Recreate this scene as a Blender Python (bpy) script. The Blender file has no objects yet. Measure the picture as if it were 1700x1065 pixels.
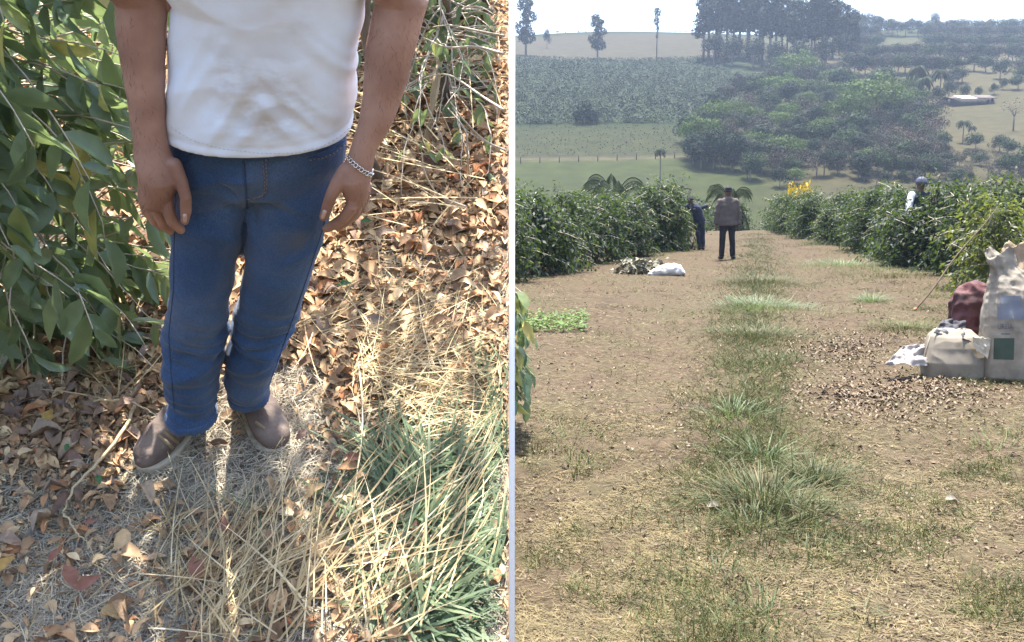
import bpy, math, random
import numpy as np
from mathutils import Vector, Matrix, noise
from mathutils.bvhtree import BVHTree
random.seed(7); rng = np.random.default_rng(7)
SC = bpy.context.scene; COL = SC.collection
# ---------------------------------------------------------------- camera, sky, sun, exposure
F = 1600.0; CAM = np.array([0, 0, 1.6]); PITCH = math.atan(212 / F)
cd = bpy.data.cameras.new('camera'); cam = bpy.data.objects.new('camera', cd); COL.objects.link(cam)
cam.location = CAM; cam.rotation_euler = (math.pi / 2 - PITCH, 0, 0)
cd.sensor_width = 36; cd.lens = 36 * F / 1700; cd.clip_start = .05; cd.clip_end = 5000; SC.camera = cam
SUN_EL, SUN_AZ = math.radians(80), math.radians(0)      # azimuth from +Y towards +X
S = Vector((math.cos(SUN_EL) * math.sin(SUN_AZ), math.cos(SUN_EL) * math.cos(SUN_AZ), math.sin(SUN_EL)))
W = bpy.data.worlds.new('World'); SC.world = W; W.use_nodes = True
nt = W.node_tree; nt.nodes.clear()
sky = nt.nodes.new('ShaderNodeTexSky'); sky.sky_type = 'NISHITA'; sky.sun_disc = False
sky.sun_elevation = SUN_EL; sky.sun_rotation = SUN_AZ; sky.dust_density = 3.0; sky.air_density = 1.0
bg = nt.nodes.new('ShaderNodeBackground'); bg.inputs[1].default_value = .14
wo = nt.nodes.new('ShaderNodeOutputWorld')
nt.links.new(sky.outputs[0], bg.inputs[0]); nt.links.new(bg.outputs[0], wo.inputs[0])
sl = bpy.data.lights.new('sun', 'SUN'); sun = bpy.data.objects.new('sun', sl); COL.objects.link(sun)
sl.energy = 5.0; sl.angle = math.radians(.6); sl.color = (1, .95, .86)
sun.rotation_euler = S.to_track_quat('Z', 'Y').to_euler()
SC.view_settings.view_transform = 'Standard'; SC.view_settings.look = 'None'
SC.view_settings.exposure = 1.92; SC.view_settings.gamma = 1; SC.view_settings.use_curve_mapping = False
SC.cycles.max_bounces = 6; SC.cycles.volume_bounces = 0; SC.cycles.transparent_max_bounces = 6
# ---------------------------------------------------------------- geometry of the view
def ray(u, v):
    return np.array([(u - 850) / F, math.cos(PITCH) + (532.5 - v) / F * math.sin(PITCH), -math.sin(PITCH) + (532.5 - v) / F * math.cos(PITCH)])
def G(u, v, z=0):
    d = ray(u, v); return CAM + d * ((z - CAM[2]) / d[2])
def at(u, v, y):                                   # point on the ray at world depth y
    d = ray(u, v); return CAM + d * (y / d[1])
T = math.radians(34)                                # steepness of the leaf-covered bank on the left
XL = np.array([1., 0, 0]); YL = np.array([0, math.cos(T), math.sin(T)]); ZL = np.array([0, -math.sin(T), math.cos(T)])
O = CAM + ray(355, 745) * 2.66
BANK = Matrix(((XL[0], YL[0], ZL[0], O[0]), (XL[1], YL[1], ZL[1], O[1]), (XL[2], YL[2], ZL[2], O[2]), (0, 0, 0, 1)))
R3 = np.stack([XL, YL, ZL])                         # rows: world->bank is R3@(w-O)
def toW(P): return np.asarray(P) @ R3 + O
def Q(u, v, yl=0.):                                 # pixel -> bank coordinates on plane y=yl
    d = ray(u, v); t = ((O - CAM) @ YL + yl) / (d @ YL); return R3 @ (CAM + t * d - O)
def QG(u, v, zl=0.):                                # pixel -> bank coordinates on plane z=zl
    d = ray(u, v); t = ((O - CAM) @ ZL + zl) / (d @ ZL); return R3 @ (CAM + t * d - O)
EDGE = -.0058 - O[0]                                # bank-x of the bank's cut edge
def topix(Pw):
    d = np.asarray(Pw) - CAM; c, s = math.cos(PITCH), math.sin(PITCH)
    dep = d[..., 1] * c - d[..., 2] * s; up = d[..., 1] * s + d[..., 2] * c
    return 850 + F * d[..., 0] / dep, 532.5 - F * up / dep, dep
# ---------------------------------------------------------------- materials
MATS = {}
def mat(name, cols, scale=5., rough=.8, bump=0., bscale=40., mode='noise', transl=0., spec=.3, tcol=None, stops=None, stretch=None, detail=4, metal=0., bdist=.01, sheen=0.):
    if name in MATS: return MATS[name]
    m = bpy.data.materials.new(name); m.use_nodes = True; t = m.node_tree; N = t.nodes; L = t.links
    b = N['Principled BSDF']; out = N['Material Output']
    tc = N.new('ShaderNodeTexCoord'); mp = N.new('ShaderNodeMapping'); L.new(tc.outputs['Object'], mp.inputs[0])
    if stretch: mp.inputs['Scale'].default_value = stretch
    nz = N.new('ShaderNodeTexNoise'); nz.inputs['Scale'].default_value = scale; nz.inputs['Detail'].default_value = detail; L.new(mp.outputs[0], nz.inputs[0])
    r = N.new('ShaderNodeValToRGB'); els = r.color_ramp.elements
    k = len(cols); st = stops or ([i / (k - 1) for i in range(k)] if k > 1 else [0])
    if mode == 'noise' and not stops and k > 1: st = [.3 + .4 * s_ for s_ in st]
    while len(els) < k: els.new(.5)
    while len(els) > k: els.remove(els[-1])
    for e, c, s_ in zip(els, cols, st): e.position = s_; e.color = (*c, 1)
    if mode == 'noise': L.new(nz.outputs['Fac'], r.inputs[0])
    else:
        g = N.new('ShaderNodeNewGeometry'); oi = N.new('ShaderNodeObjectInfo')
        if mode == 'island': L.new(g.outputs['Random Per Island'], r.inputs[0])
        elif mode == 'object': L.new(oi.outputs['Random'], r.inputs[0])
        elif mode == 'both':
            a = N.new('ShaderNodeMath'); a.operation = 'MULTIPLY_ADD'; a.inputs[1].default_value = .6
            a2 = N.new('ShaderNodeMath'); a2.operation = 'MULTIPLY'; a2.inputs[1].default_value = .4
            L.new(oi.outputs['Random'], a2.inputs[0]); L.new(g.outputs['Random Per Island'], a.inputs[0]); L.new(a2.outputs[0], a.inputs[2]); L.new(a.outputs[0], r.inputs[0])
    colout = r.outputs[0]
    if mode != 'noise':                              # mottling on each piece
        mx = N.new('ShaderNodeMix'); mx.data_type = 'RGBA'; mx.blend_type = 'MULTIPLY'; mx.inputs[0].default_value = 1
        r2 = N.new('ShaderNodeValToRGB'); r2.color_ramp.elements[0].color = (.72, .72, .72, 1); r2.color_ramp.elements[0].position = .3
        r2.color_ramp.elements[1].position = .7; r2.color_ramp.elements[1].color = (1.25, 1.22, 1.1, 1); L.new(nz.outputs['Fac'], r2.inputs[0])
        L.new(colout, mx.inputs[6]); L.new(r2.outputs[0], mx.inputs[7]); colout = mx.outputs[2]
    L.new(colout, b.inputs['Base Color']); b.inputs['Roughness'].default_value = rough; b.inputs['Specular IOR Level'].default_value = spec; b.inputs['Metallic'].default_value = metal
    if sheen: b.inputs['Sheen Weight'].default_value = sheen
    if bump:
        n2 = N.new('ShaderNodeTexNoise'); n2.inputs['Scale'].default_value = bscale; n2.inputs['Detail'].default_value = 3; L.new(mp.outputs[0], n2.inputs[0])
        bu = N.new('ShaderNodeBump'); bu.inputs['Strength'].default_value = bump; bu.inputs['Distance'].default_value = bdist
        L.new(n2.outputs['Fac'], bu.inputs['Height']); L.new(bu.outputs[0], b.inputs['Normal'])
    if transl:
        tr = N.new('ShaderNodeBsdfTranslucent'); ms = N.new('ShaderNodeMixShader'); ms.inputs[0].default_value = transl
        if tcol:
            m3 = N.new('ShaderNodeMix'); m3.data_type = 'RGBA'; m3.blend_type = 'MIX'; m3.inputs[0].default_value = .6; L.new(colout, m3.inputs[6]); m3.inputs[7].default_value = (*tcol, 1); L.new(m3.outputs[2], tr.inputs[0])
        else: L.new(colout, tr.inputs[0])
        L.new(b.outputs[0], ms.inputs[1]); L.new(tr.outputs[0], ms.inputs[2]); L.new(ms.outputs[0], out.inputs[0])
    MATS[name] = m; return m
# ---------------------------------------------------------------- objects
def tag(o, label=None, cat=None, group=None, kind=None):
    for k, v in (('label', label), ('category', cat), ('group', group), ('kind', kind)):
        if v: o[k] = v
    return o
def link(name, me, m=None, parent=None, smooth=False):
    o = bpy.data.objects.new(name, me); COL.objects.link(o)
    if m is not None and not me.materials: me.materials.append(m)
    if smooth: me.polygons.foreach_set('use_smooth', [True] * len(me.polygons))
    if parent is not None:
        o.parent = parent
        def wm(p): return p.matrix_basis if p.parent is None else wm(p.parent) @ p.matrix_parent_inverse @ p.matrix_basis
        o.matrix_parent_inverse = wm(parent).inverted()
    return o
def empty(name, loc, label=None, cat=None, group=None):
    o = bpy.data.objects.new(name, None); COL.objects.link(o); o.location = loc; o.empty_display_size = .1
    return tag(o, label, cat, group)
def copy_tree(o, loc=None, rz=None, sc=None, label=None, parent=None):
    c = o.copy(); COL.objects.link(c)
    if parent is not None: c.parent = parent
    if loc is not None: c.location = loc
    if rz is not None: c.rotation_euler = (0, 0, rz)
    if sc is not None: c.scale = sc
    if label: c['label'] = label
    for ch in o.children: copy_tree(ch, parent=c)
    return c
def fmesh(name, V, tris=None, quads=None):
    V = np.asarray(V, dtype=np.float32).reshape(-1, 3); me = bpy.data.meshes.new(name)
    ls = []; tot = []
    if tris is not None and len(tris): tris = np.asarray(tris, dtype=np.int32).reshape(-1, 3); ls.append(tris.ravel()); tot.append(np.full(len(tris), 3))
    if quads is not None and len(quads): quads = np.asarray(quads, dtype=np.int32).reshape(-1, 4); ls.append(quads.ravel()); tot.append(np.full(len(quads), 4))
    li = np.concatenate(ls); tot = np.concatenate(tot).astype(np.int32); start = np.concatenate([[0], np.cumsum(tot)[:-1]]).astype(np.int32)
    me.vertices.add(len(V)); me.vertices.foreach_set('co', V.ravel())
    me.loops.add(len(li)); me.loops.foreach_set('vertex_index', li)
    me.polygons.add(len(tot)); me.polygons.foreach_set('loop_start', start); me.polygons.foreach_set('loop_total', tot)
    me.update(calc_edges=True); return me
class MB:                                           # collects pieces into one mesh
    def __init__(s): s.V = []; s.T = []; s.Qd = []; s.n = 0
    def add(s, V, T=None, Qd=None):
        V = np.asarray(V, float).reshape(-1, 3); s.V.append(V)
        if T is not None and len(T): s.T.append(np.asarray(T).reshape(-1, 3) + s.n)
        if Qd is not None and len(Qd): s.Qd.append(np.asarray(Qd).reshape(-1, 4) + s.n)
        s.n += len(V); return s
    def mesh(s, name):
        return fmesh(name, np.concatenate(s.V), np.concatenate(s.T) if s.T else None, np.concatenate(s.Qd) if s.Qd else None)
def unit(a): return a / (np.linalg.norm(a, axis=-1, keepdims=True) + 1e-9)
def loft(rings):                                    # rings: list of (n,3)
    n = len(rings[0]); V = np.concatenate(rings); Qd = []; Tt = []
    for k in range(len(rings) - 1):
        for i in range(n): j = (i + 1) % n; Qd.append((k * n + i, k * n + j, (k + 1) * n + j, (k + 1) * n + i))
    V = np.concatenate([V, rings[0].mean(0)[None], rings[-1].mean(0)[None]]); a = len(V) - 2; b = len(V) - 1; k = (len(rings) - 1) * n
    for i in range(n): j = (i + 1) % n; Tt.append((a, j, i)); Tt.append((b, k + i, k + j))
    return V, Tt, Qd
def ell(c, ax, ay, n=24, e=2.0):
    c = np.asarray(c, float); a = np.linspace(0, 2 * math.pi, n, endpoint=False); ca, sa = np.cos(a), np.sin(a)
    x = np.sign(ca) * np.abs(ca) ** (2 / e); y = np.sign(sa) * np.abs(sa) ** (2 / e)
    return c + x[:, None] * np.asarray(ax) + y[:, None] * np.asarray(ay)
def tube(pts, rad, n=8):
    pts = np.asarray(pts, float); rad = np.broadcast_to(rad, (len(pts),)); d = unit(np.gradient(pts, axis=0)); rings = []
    ref = np.array([0.13, .21, 1.]) if abs(d[:, 2]).mean() < .8 else np.array([1., .2, .1])
    for p, t, r in zip(pts, d, rad):
        a = unit(np.cross(t, ref)); b = np.cross(t, a); rings.append(ell(p, a * r, b * r, n))
    return loft(rings)
def capsule(pts, rad, n=14):                        # rounded tapered chain
    pts = [np.asarray(p, float) for p in pts]; P = []; Rr = []
    for i in range(len(pts) - 1):
        for t in np.linspace(0, 1, 5)[:-1 if i < len(pts) - 2 else None]: P.append(pts[i] * (1 - t) + pts[i + 1] * t); Rr.append(rad[i] * (1 - t) + rad[i + 1] * t)
    d0 = unit(P[1] - P[0]); d1 = unit(P[-1] - P[-2]); r0, r1 = Rr[0], Rr[-1]
    pre = [(P[0] - d0 * r0 * k, r0 * math.sqrt(max(0, 1 - k * k))) for k in (.98, .8, .45)]
    post = [(P[-1] + d1 * r1 * k, r1 * math.sqrt(max(0, 1 - k * k))) for k in (.45, .8, .98)]
    return tube([a for a, _ in pre] + P + [a for a, _ in post], [b for _, b in pre] + Rr + [b for _, b in post], n)
def box(c, h, R=None):
    c = np.asarray(c, float); V = np.array([[x, y, z] for x in (-1, 1) for y in (-1, 1) for z in (-1, 1)], float) * h
    if R is not None: V = V @ np.asarray(R).T
    return V + c, None, [(0, 1, 3, 2), (4, 6, 7, 5), (0, 4, 5, 1), (2, 3, 7, 6), (0, 2, 6, 4), (1, 5, 7, 3)]
def fuse(mb, name, voxel, smooth=3, disp=None):     # one continuous surface out of overlapping solids
    me = mb.mesh(name + '_src'); o = bpy.data.objects.new('tmp', me); COL.objects.link(o)
    r = o.modifiers.new('r', 'REMESH'); r.mode = 'VOXEL'; r.voxel_size = voxel
    if smooth: s = o.modifiers.new('s', 'SMOOTH'); s.factor = .5; s.iterations = smooth
    dg = bpy.context.evaluated_depsgraph_get(); me2 = bpy.data.meshes.new_from_object(o.evaluated_get(dg)); bpy.data.objects.remove(o); bpy.data.meshes.remove(me)
    me2.name = name
    if disp:
        n = len(me2.vertices); co = np.empty(n * 3, np.float32); no = np.empty(n * 3, np.float32)
        me2.vertices.foreach_get('co', co); me2.vertex_normals.foreach_get('vector', no)
        co = co.reshape(-1, 3); no = no.reshape(-1, 3); d = np.array([disp(Vector(p), q) for p, q in zip(co.tolist(), no.tolist())], np.float32)
        me2.vertices.foreach_set('co', (co + no * d[:, None]).ravel()); me2.update()
    me2.polygons.foreach_set('use_smooth', [True] * len(me2.polygons)); return me2
def bank_mesh(me):                                  # bank coordinates -> world
    me.transform(BANK); return me
# leaf and blade batches ------------------------------------------------------
LT = np.array([0, .2, .48, .78, 1.]); LW = np.array([0, .36, .5, .33, 0])
def leaves(P, D, Nn, L, Wd, fold=.12, droop=.25, down=(0, 0, -1), curl=0.):
    n = len(P); D = unit(D); Sd = unit(np.cross(D, Nn)); Nn = np.cross(Sd, D); L = np.broadcast_to(L, (n,))[:, None]; Wd = np.broadcast_to(Wd, (n,))[:, None]; dn = np.asarray(down)[None]
    cr = np.broadcast_to(curl, (n,))[:, None]
    V = []
    for t, w in zip(LT, LW):
        c = P + D * L * t + dn * L * droop * t * t + Nn * cr * L * math.sin(t * math.pi)
        if w == 0: V.append(c)
        else:
            V.append(c - Sd * Wd * w + Nn * Wd * fold * (1 + .4 * math.sin(t * 17))); V.append(c); V.append(c + Sd * Wd * w + Nn * Wd * fold * (1 + .4 * math.cos(t * 13)))
    V = np.stack(V, 1); k = V.shape[1]; base = (np.arange(n) * k)[:, None, None]
    Tt = np.array([(0, 1, 2), (0, 2, 3), (7, 10, 8), (8, 10, 9)])[None] + base; Qd = np.array([(1, 4, 5, 2), (2, 5, 6, 3), (4, 7, 8, 5), (5, 8, 9, 6)])[None] + base
    return V.reshape(-1, 3), Tt.reshape(-1, 3), Qd.reshape(-1, 4)
def leaves_lo(P, D, Nn, L, Wd, droop=.3):
    n = len(P); D = unit(D); Sd = unit(np.cross(D, Nn)); L = np.broadcast_to(L, (n,))[:, None]; Wd = np.broadcast_to(Wd, (n,))[:, None]
    m = P + D * L * .5; dn = np.array([[0, 0, -1.]])
    V = np.stack([P, m - Sd * Wd * .5, P + D * L + dn * L * droop, m + Sd * Wd * .5], 1); b = (np.arange(n) * 4)[:, None, None]
    return V.reshape(-1, 3), (np.array([(0, 1, 2), (0, 2, 3)])[None] + b).reshape(-1, 3), None
def blades(P, D, Bd, L, Wd, bend=.3, st=3, side=None):
    # P base, D direction, Bd bend direction
    n = len(P); D = unit(D); L = np.broadcast_to(L, (n,))[:, None]; Wd = np.broadcast_to(Wd, (n,))[:, None]; bend = np.broadcast_to(bend, (n,))[:, None]
    Sd = unit(np.cross(D, Bd + .01)) if side is None else unit(np.cross(D, np.array([0, 0, 1.])) + side * rng.standard_normal((n, 3)))
    V = []
    for i in range(st):
        t = i / (st - 1); c = P + D * L * t + Bd * L * bend * t * t; w = Wd * .5 * (1 - t ** 2.2)
        if i == st - 1: V.append(c)
        else: V.append(c - Sd * w); V.append(c + Sd * w)
    V = np.stack(V, 1); k = V.shape[1]; b = (np.arange(n) * k)[:, None, None]
    Qd = np.array([(2 * i, 2 * i + 1, 2 * i + 3, 2 * i + 2) for i in range(st - 2)])[None] + b if st > 2 else None
    Tt = np.array([(k - 3, k - 2, k - 1)])[None] + b
    return V.reshape(-1, 3), Tt.reshape(-1, 3), (Qd.reshape(-1, 4) if Qd is not None else None)
def rdir(n, z0=-1, z1=1):
    a = rng.uniform(0, 2 * math.pi, n); z = rng.uniform(z0, z1, n); r = np.sqrt(np.maximum(0, 1 - z * z)); return np.stack([r * np.cos(a), r * np.sin(a), z], 1)
# colours ---------------------------------------------------------------------
M_soil = mat('leafy_soil', [(.11, .08, .06), (.20, .15, .11), (.32, .25, .18)], scale=9, bump=.6, bscale=60, rough=.95)
M_dead = mat('dead_leaf', [(.15, .09, .06), (.28, .18, .11), (.44, .31, .20), (.34, .21, .12), (.60, .46, .29), (.40, .17, .08), (.70, .57, .38)], mode='island', scale=30, rough=.75, transl=.18, spec=.2)
M_dead1 = mat('single_dead_leaf', [(.17, .11, .09), (.30, .22, .17), (.25, .19, .17), (.42, .33, .25), (.24, .15, .12), (.42, .30, .16)], mode='object', scale=25, rough=.7, transl=.15, spec=.25, bump=.3, bscale=120)
M_straw = mat('straw', [(.24, .17, .09), (.44, .34, .19), (.62, .50, .31), (.34, .25, .13), (.70, .60, .42)], mode='island', scale=12, rough=.7, transl=.15, spec=.25)
M_mulch = mat('dry_mulch', [(.24, .21, .17), (.36, .32, .26), (.50, .45, .36)], mode='island', scale=12, rough=.85)
M_grass = mat('green_grass_blade', [(.07, .13, .035), (.12, .19, .05), (.20, .25, .08), (.10, .17, .07)], mode='island', scale=9, rough=.55, transl=.3, tcol=(.25, .35, .06))
M_dgrass = mat('dull_grass_blade', [(.085, .13, .075), (.115, .165, .095), (.16, .20, .11), (.105, .155, .10)], mode='island', scale=9, rough=.55, transl=.25, tcol=(.22, .32, .08))
M_leaf = mat('coffee_leaf', [(.07, .12, .075), (.10, .16, .095), (.13, .19, .10), (.085, .14, .09), (.19, .24, .09), (.44, .36, .12)], stops=[0, .25, .5, .75, .93, .985], mode='both', scale=14, rough=.38, spec=.5, transl=.34, tcol=(.36, .46, .15))
M_leaf1 = mat('large_coffee_leaf', [(.07, .12, .075), (.10, .16, .095), (.13, .19, .10), (.08, .13, .085), (.20, .25, .09), (.46, .37, .12)], stops=[0, .25, .5, .75, .9, .975], mode='object', scale=22, rough=.36, spec=.55, transl=.34, tcol=(.36, .46, .15), bump=.25, bscale=45)
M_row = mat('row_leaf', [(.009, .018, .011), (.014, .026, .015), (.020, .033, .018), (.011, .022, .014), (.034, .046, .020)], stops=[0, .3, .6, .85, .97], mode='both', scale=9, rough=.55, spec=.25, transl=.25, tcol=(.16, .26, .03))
M_twig = mat('pale_twig', [(.32, .27, .21), (.52, .46, .38)], scale=14, bump=.4, bscale=90)
M_bark = mat('bark', [(.09, .07, .055), (.19, .15, .12)], scale=6, bump=.6, bscale=30)
# ================================================================ RIGHT: terrain
_y = np.array([-10, 42, 50, 62, 95, 128, 150, 200, 300, 400, 470, 560, 760.]); _z = np.array([0, 0, -.6, -2.8, -9, -4.5, 2.6, 15.5, 41, 65, 70, 74, 70.])
_yy = np.linspace(-10, 760, 771); _zz = np.interp(_yy, _y, _z); _zz = np.where(_yy > 44, np.convolve(np.pad(_zz, 6, mode='edge'), np.ones(13) / 13, 'valid'), _zz)
def Zt(x, y):
    x = np.asarray(x, float); y = np.asarray(y, float); z = np.interp(y, _yy, _zz)
    far = np.clip((y - 60) / 100, 0, 1)
    z = z + far * (1.6 * np.sin(x * .021 + .5) * np.cos(y * .013) + .8 * np.sin(x * .05 + y * .03))
    rx = np.clip((x - 60) / 140, 0, 1); z = z + rx * np.clip((y - 380) / 140, 0, 1) * 16
    left = np.clip((60 - x) / 80, 0, 1); z = z - left * np.clip((y - 400) / 60, 0, 1) * 9
    near = np.clip((50 - y) / 10, 0, 1)
    c = .253 * y                                        # wheel tracks either side of the grassy strip
    z = z + near * (.012 * np.sin(x * 2.1 + y * .9) + .014 * np.sin(x * .8 - y * 1.7) + .006 * np.sin(x * 7 + 2 * np.sin(y * 5)) - .05 * np.exp(-((x - c - 1.0) / .38) ** 2) - .05 * np.exp(-((x - c + 1.0) / .38) ** 2) + .02 * np.exp(-((x - c) / .4) ** 2))
    return z
def grid_mesh(name, xs, ys, fn):
    X, Y = np.meshgrid(xs, ys); Zz = fn(X, Y); V = np.stack([X, Y, Zz], -1).reshape(-1, 3); nx, ny = len(xs), len(ys)
    i = (np.arange(ny - 1)[:, None] * nx + np.arange(nx - 1)[None]).ravel(); return V, np.stack([i, i + 1, i + 1 + nx, i + nx], 1)
xs = np.concatenate([np.linspace(-420, -12, 60), np.arange(-11.5, -1, .5), np.arange(-1, 9, .05), np.arange(9, 24, .3), np.linspace(24.5, 520, 110)])
ys = np.concatenate([np.linspace(-40, 0, 12), np.arange(.3, 3, .3), np.arange(3, 13, .05), np.arange(13, 50, .3), np.linspace(50.5, 760, 260)])
def Zn(x, y):
    z = Zt(x, y); m = (y > 3) & (y < 13.2) & (x > -1) & (x < 9)
    z[m] += np.array([.022 * noise.noise(Vector((a * 3.2, b * 3.2, 0))) + .012 * noise.noise(Vector((a * 11, b * 11, 3))) for a, b in zip(x[m], y[m])]); return z
V, Qd = grid_mesh('g', xs, ys, Zn)
ground = link('ground', fmesh('ground', V, None, Qd), smooth=True); tag(ground, kind='structure')
def ground_material():
    m = bpy.data.materials.new('ground'); m.use_nodes = True; t = m.node_tree; N = t.nodes; L = t.links; b = N['Principled BSDF']; b.inputs['Roughness'].default_value = .95; b.inputs['Specular IOR Level'].default_value = .1
    g = N.new('ShaderNodeNewGeometry'); sp = N.new('ShaderNodeSeparateXYZ'); L.new(g.outputs['Position'], sp.inputs[0])
    def nz(s, d=5): n = N.new('ShaderNodeTexNoise'); n.inputs['Scale'].default_value = s; n.inputs['Detail'].default_value = d; L.new(g.outputs['Position'], n.inputs[0]); return n.outputs['Fac']
    def ramp(f, cs): 
        r = N.new('ShaderNodeValToRGB'); e = r.color_ramp.elements
        while len(e) < len(cs): e.new(.5)
        for a, (p, c) in zip(e, cs): a.position = p; a.color = (*c, 1)
        L.new(f, r.inputs[0]); return r.outputs[0]
    def mth(op, a, b_, c=None):
        n = N.new('ShaderNodeMath'); n.operation = op
        for i, q in enumerate((a, b_, c)):
            if q is None: continue
            if isinstance(q, (int, float)): n.inputs[i].default_value = q
            else: L.new(q, n.inputs[i])
        return n.outputs[0]
    def mix(f, a, b_, bl='MIX'):
        n = N.new('ShaderNodeMix'); n.data_type = 'RGBA'; n.blend_type = bl
        if isinstance(f, float): n.inputs[0].default_value = f
        else: L.new(f, n.inputs[0])
        for i, q in ((6, a), (7, b_)):
            if isinstance(q, tuple): n.inputs[i].default_value = (*q, 1)
            else: L.new(q, n.inputs[i])
        return n.outputs[2]
    near = ramp(nz(1.1), [(.3, (.052, .039, .027)), (.45, (.074, .055, .037)), (.6, (.070, .057, .035)), (.75, (.058, .052, .029))])
    near = mix(.8, near, ramp(nz(17, 6), [(.3, (.55, .52, .5)), (.55, (1, 1, 1)), (.75, (1.3, 1.25, 1.15))]), 'MULTIPLY')
    # fields on the far hill follow the distance up the slope
    yj = mth('ADD', sp.outputs[1], mth('MULTIPLY', mth('SUBTRACT', nz(.02, 3), .5), 10.))
    f = mth('DIVIDE', yj, 600.)
    Y = lambda y: y / 600.
    far = ramp(f, [(Y(60), (.11, .10, .05)), (Y(120), (.12, .135, .05)), (Y(171), (.125, .15, .052)), (Y(173), (.30, .25, .17)), (Y(175), (.12, .125, .06)), (Y(196), (.11, .12, .05)), (Y(204), (.065, .10, .04)), (Y(318), (.055, .095, .04)), (Y(322), (.18, .155, .11)), (Y(384), (.18, .15, .105)), (Y(392), (.06, .09, .04))])
    rightf = ramp(f, [(Y(60), (.10, .10, .05)), (Y(200), (.22, .18, .10)), (Y(330), (.25, .20, .12)), (Y(420), (.08, .13, .04))])
    xm = mth('ADD', mth('SUBTRACT', sp.outputs[0], mth('MULTIPLY', sp.outputs[1], .24)), 0.)
    far = mix(ramp(mth('DIVIDE', xm, 20.), [(.0, (0, 0, 0)), (.6, (1, 1, 1))]), far, rightf)
    far = mix(.85, far, ramp(nz(.35, 6), [(.3, (.7, .72, .7)), (.7, (1.25, 1.2, 1.1))]), 'MULTIPLY')
    wv = N.new('ShaderNodeTexWave'); wv.bands_direction = 'Y'; wv.inputs['Scale'].default_value = .09; wv.inputs['Distortion'].default_value = 1.2; wv.inputs['Detail'].default_value = 1; L.new(g.outputs['Position'], wv.inputs[0])
    wf = ramp(sp.outputs[1] if False else f, [(Y(203), (0, 0, 0)), (Y(206), (1, 1, 1)), (Y(315), (1, 1, 1)), (Y(319), (0, 0, 0))])
    far = mix(mth('MULTIPLY', mth('MULTIPLY', wv.outputs['Fac'], .35), wf), far, (.14, .15, .08))
    sel = ramp(mth('DIVIDE', sp.outputs[1], 100.), [(.44, (0, 0, 0)), (.52, (1, 1, 1))])
    far = mix(1.0, far, (.20, .215, .19), 'MULTIPLY')
    L.new(mix(sel, near, far), b.inputs['Base Color'])
    bu = N.new('ShaderNodeBump'); bu.inputs['Strength'].default_value = .9; bu.inputs['Distance'].default_value = .02; L.new(nz(45, 6), bu.inputs['Height']); L.new(bu.outputs[0], b.inputs['Normal'])
    return m
ground.data.materials.append(ground_material())
def march(u, v, y0=60., y1=620.):                   # where the pixel's ray meets the far terrain
    d = ray(u, v); ysx = np.arange(y0, y1, 1.); t = ysx / d[1]; P = CAM + d[None] * t[:, None]; h = P[:, 2] - Zt(P[:, 0], P[:, 1]); k = np.nonzero(h < 0)[0]
    return P[k[0]] if len(k) else None
# ================================================================ LEFT: the bank
def Zb(x, y):
    return .012 * np.sin(x * 5 + y * 2) + .010 * np.sin(y * 7 - x * 3)
def Zbf(x, y):
    z = Zb(x, y); return z + np.array([.018 * noise.noise(Vector((a * 7, b * 7, 0))) + .008 * noise.noise(Vector((a * 25, b * 25, 0))) for a, b in zip(x.ravel(), y.ravel())]).reshape(x.shape)
bx = np.concatenate([np.linspace(-2.6, -.5, 60)[:-1], np.linspace(-.5, EDGE, 90)]); by = np.linspace(-.8, 4.2, 190)
V, Qd = grid_mesh('b', bx, by, Zbf); Vw = toW(V); nx, ny = len(bx), len(by)
idx = [i for i in range(nx)] + [r * nx + nx - 1 for r in range(1, ny)] + [(ny - 1) * nx + i for i in range(nx - 2, -1, -1)] + [r * nx for r in range(ny - 2, 0, -1)]
sk = Vw[idx].copy(); sk[:, 2] = -.06; n0 = len(Vw); m_ = len(idx)
Q2 = [(idx[i], n0 + i, n0 + (i + 1) % m_, idx[(i + 1) % m_]) for i in range(m_)]
bank = link('leaf_covered_bank', fmesh('bank', np.concatenate([Vw, sk]), None, np.concatenate([Qd, np.array(Q2)])), M_soil, smooth=True)
tag(bank, kind='structure')
# thin white board holding the edge of the bank
M_white = mat('white_paint', [(.88, .88, .88), (.9, .9, .9)], scale=3, rough=.55)
pb = empty('partition_board', (0, 1.84, 0), 'thin white upright board standing between the leaf covered bank and the dirt track', 'board')
mb = MB(); h = .0056; mb.add(*box((0, 1.845, 1.1), (h, .012, 1.1))); link('post', mb.mesh('post'), M_white, pb)
e0 = toW([EDGE, -.8, .0]); e1 = toW([EDGE, 4.2, .0]); yy = [1.858, e0[1], e1[1], e1[1] + .02]; zz = [e0[2] + .01, e0[2] + .005, e1[2] + .005, e1[2] + .005]
Vb = [(x, y, z) for x in (-h + .0002, h - .0002) for y, z in list(zip(yy, zz)) + [(yy[-1], 0), (yy[0], 0)]]
mb = MB(); mb.add(Vb, None, [(i, (i + 1) % 6, 6 + (i + 1) % 6, 6 + i) for i in range(6)]); mb.add(Vb, [(0, 2, 1), (6, 7, 8)], [(0, 5, 4, 2), (6, 8, 10, 11)]); mb.add(Vb, [(2, 4, 3), (8, 9, 10)])
link('retaining_board', mb.mesh('board'), M_white, pb)

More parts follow.
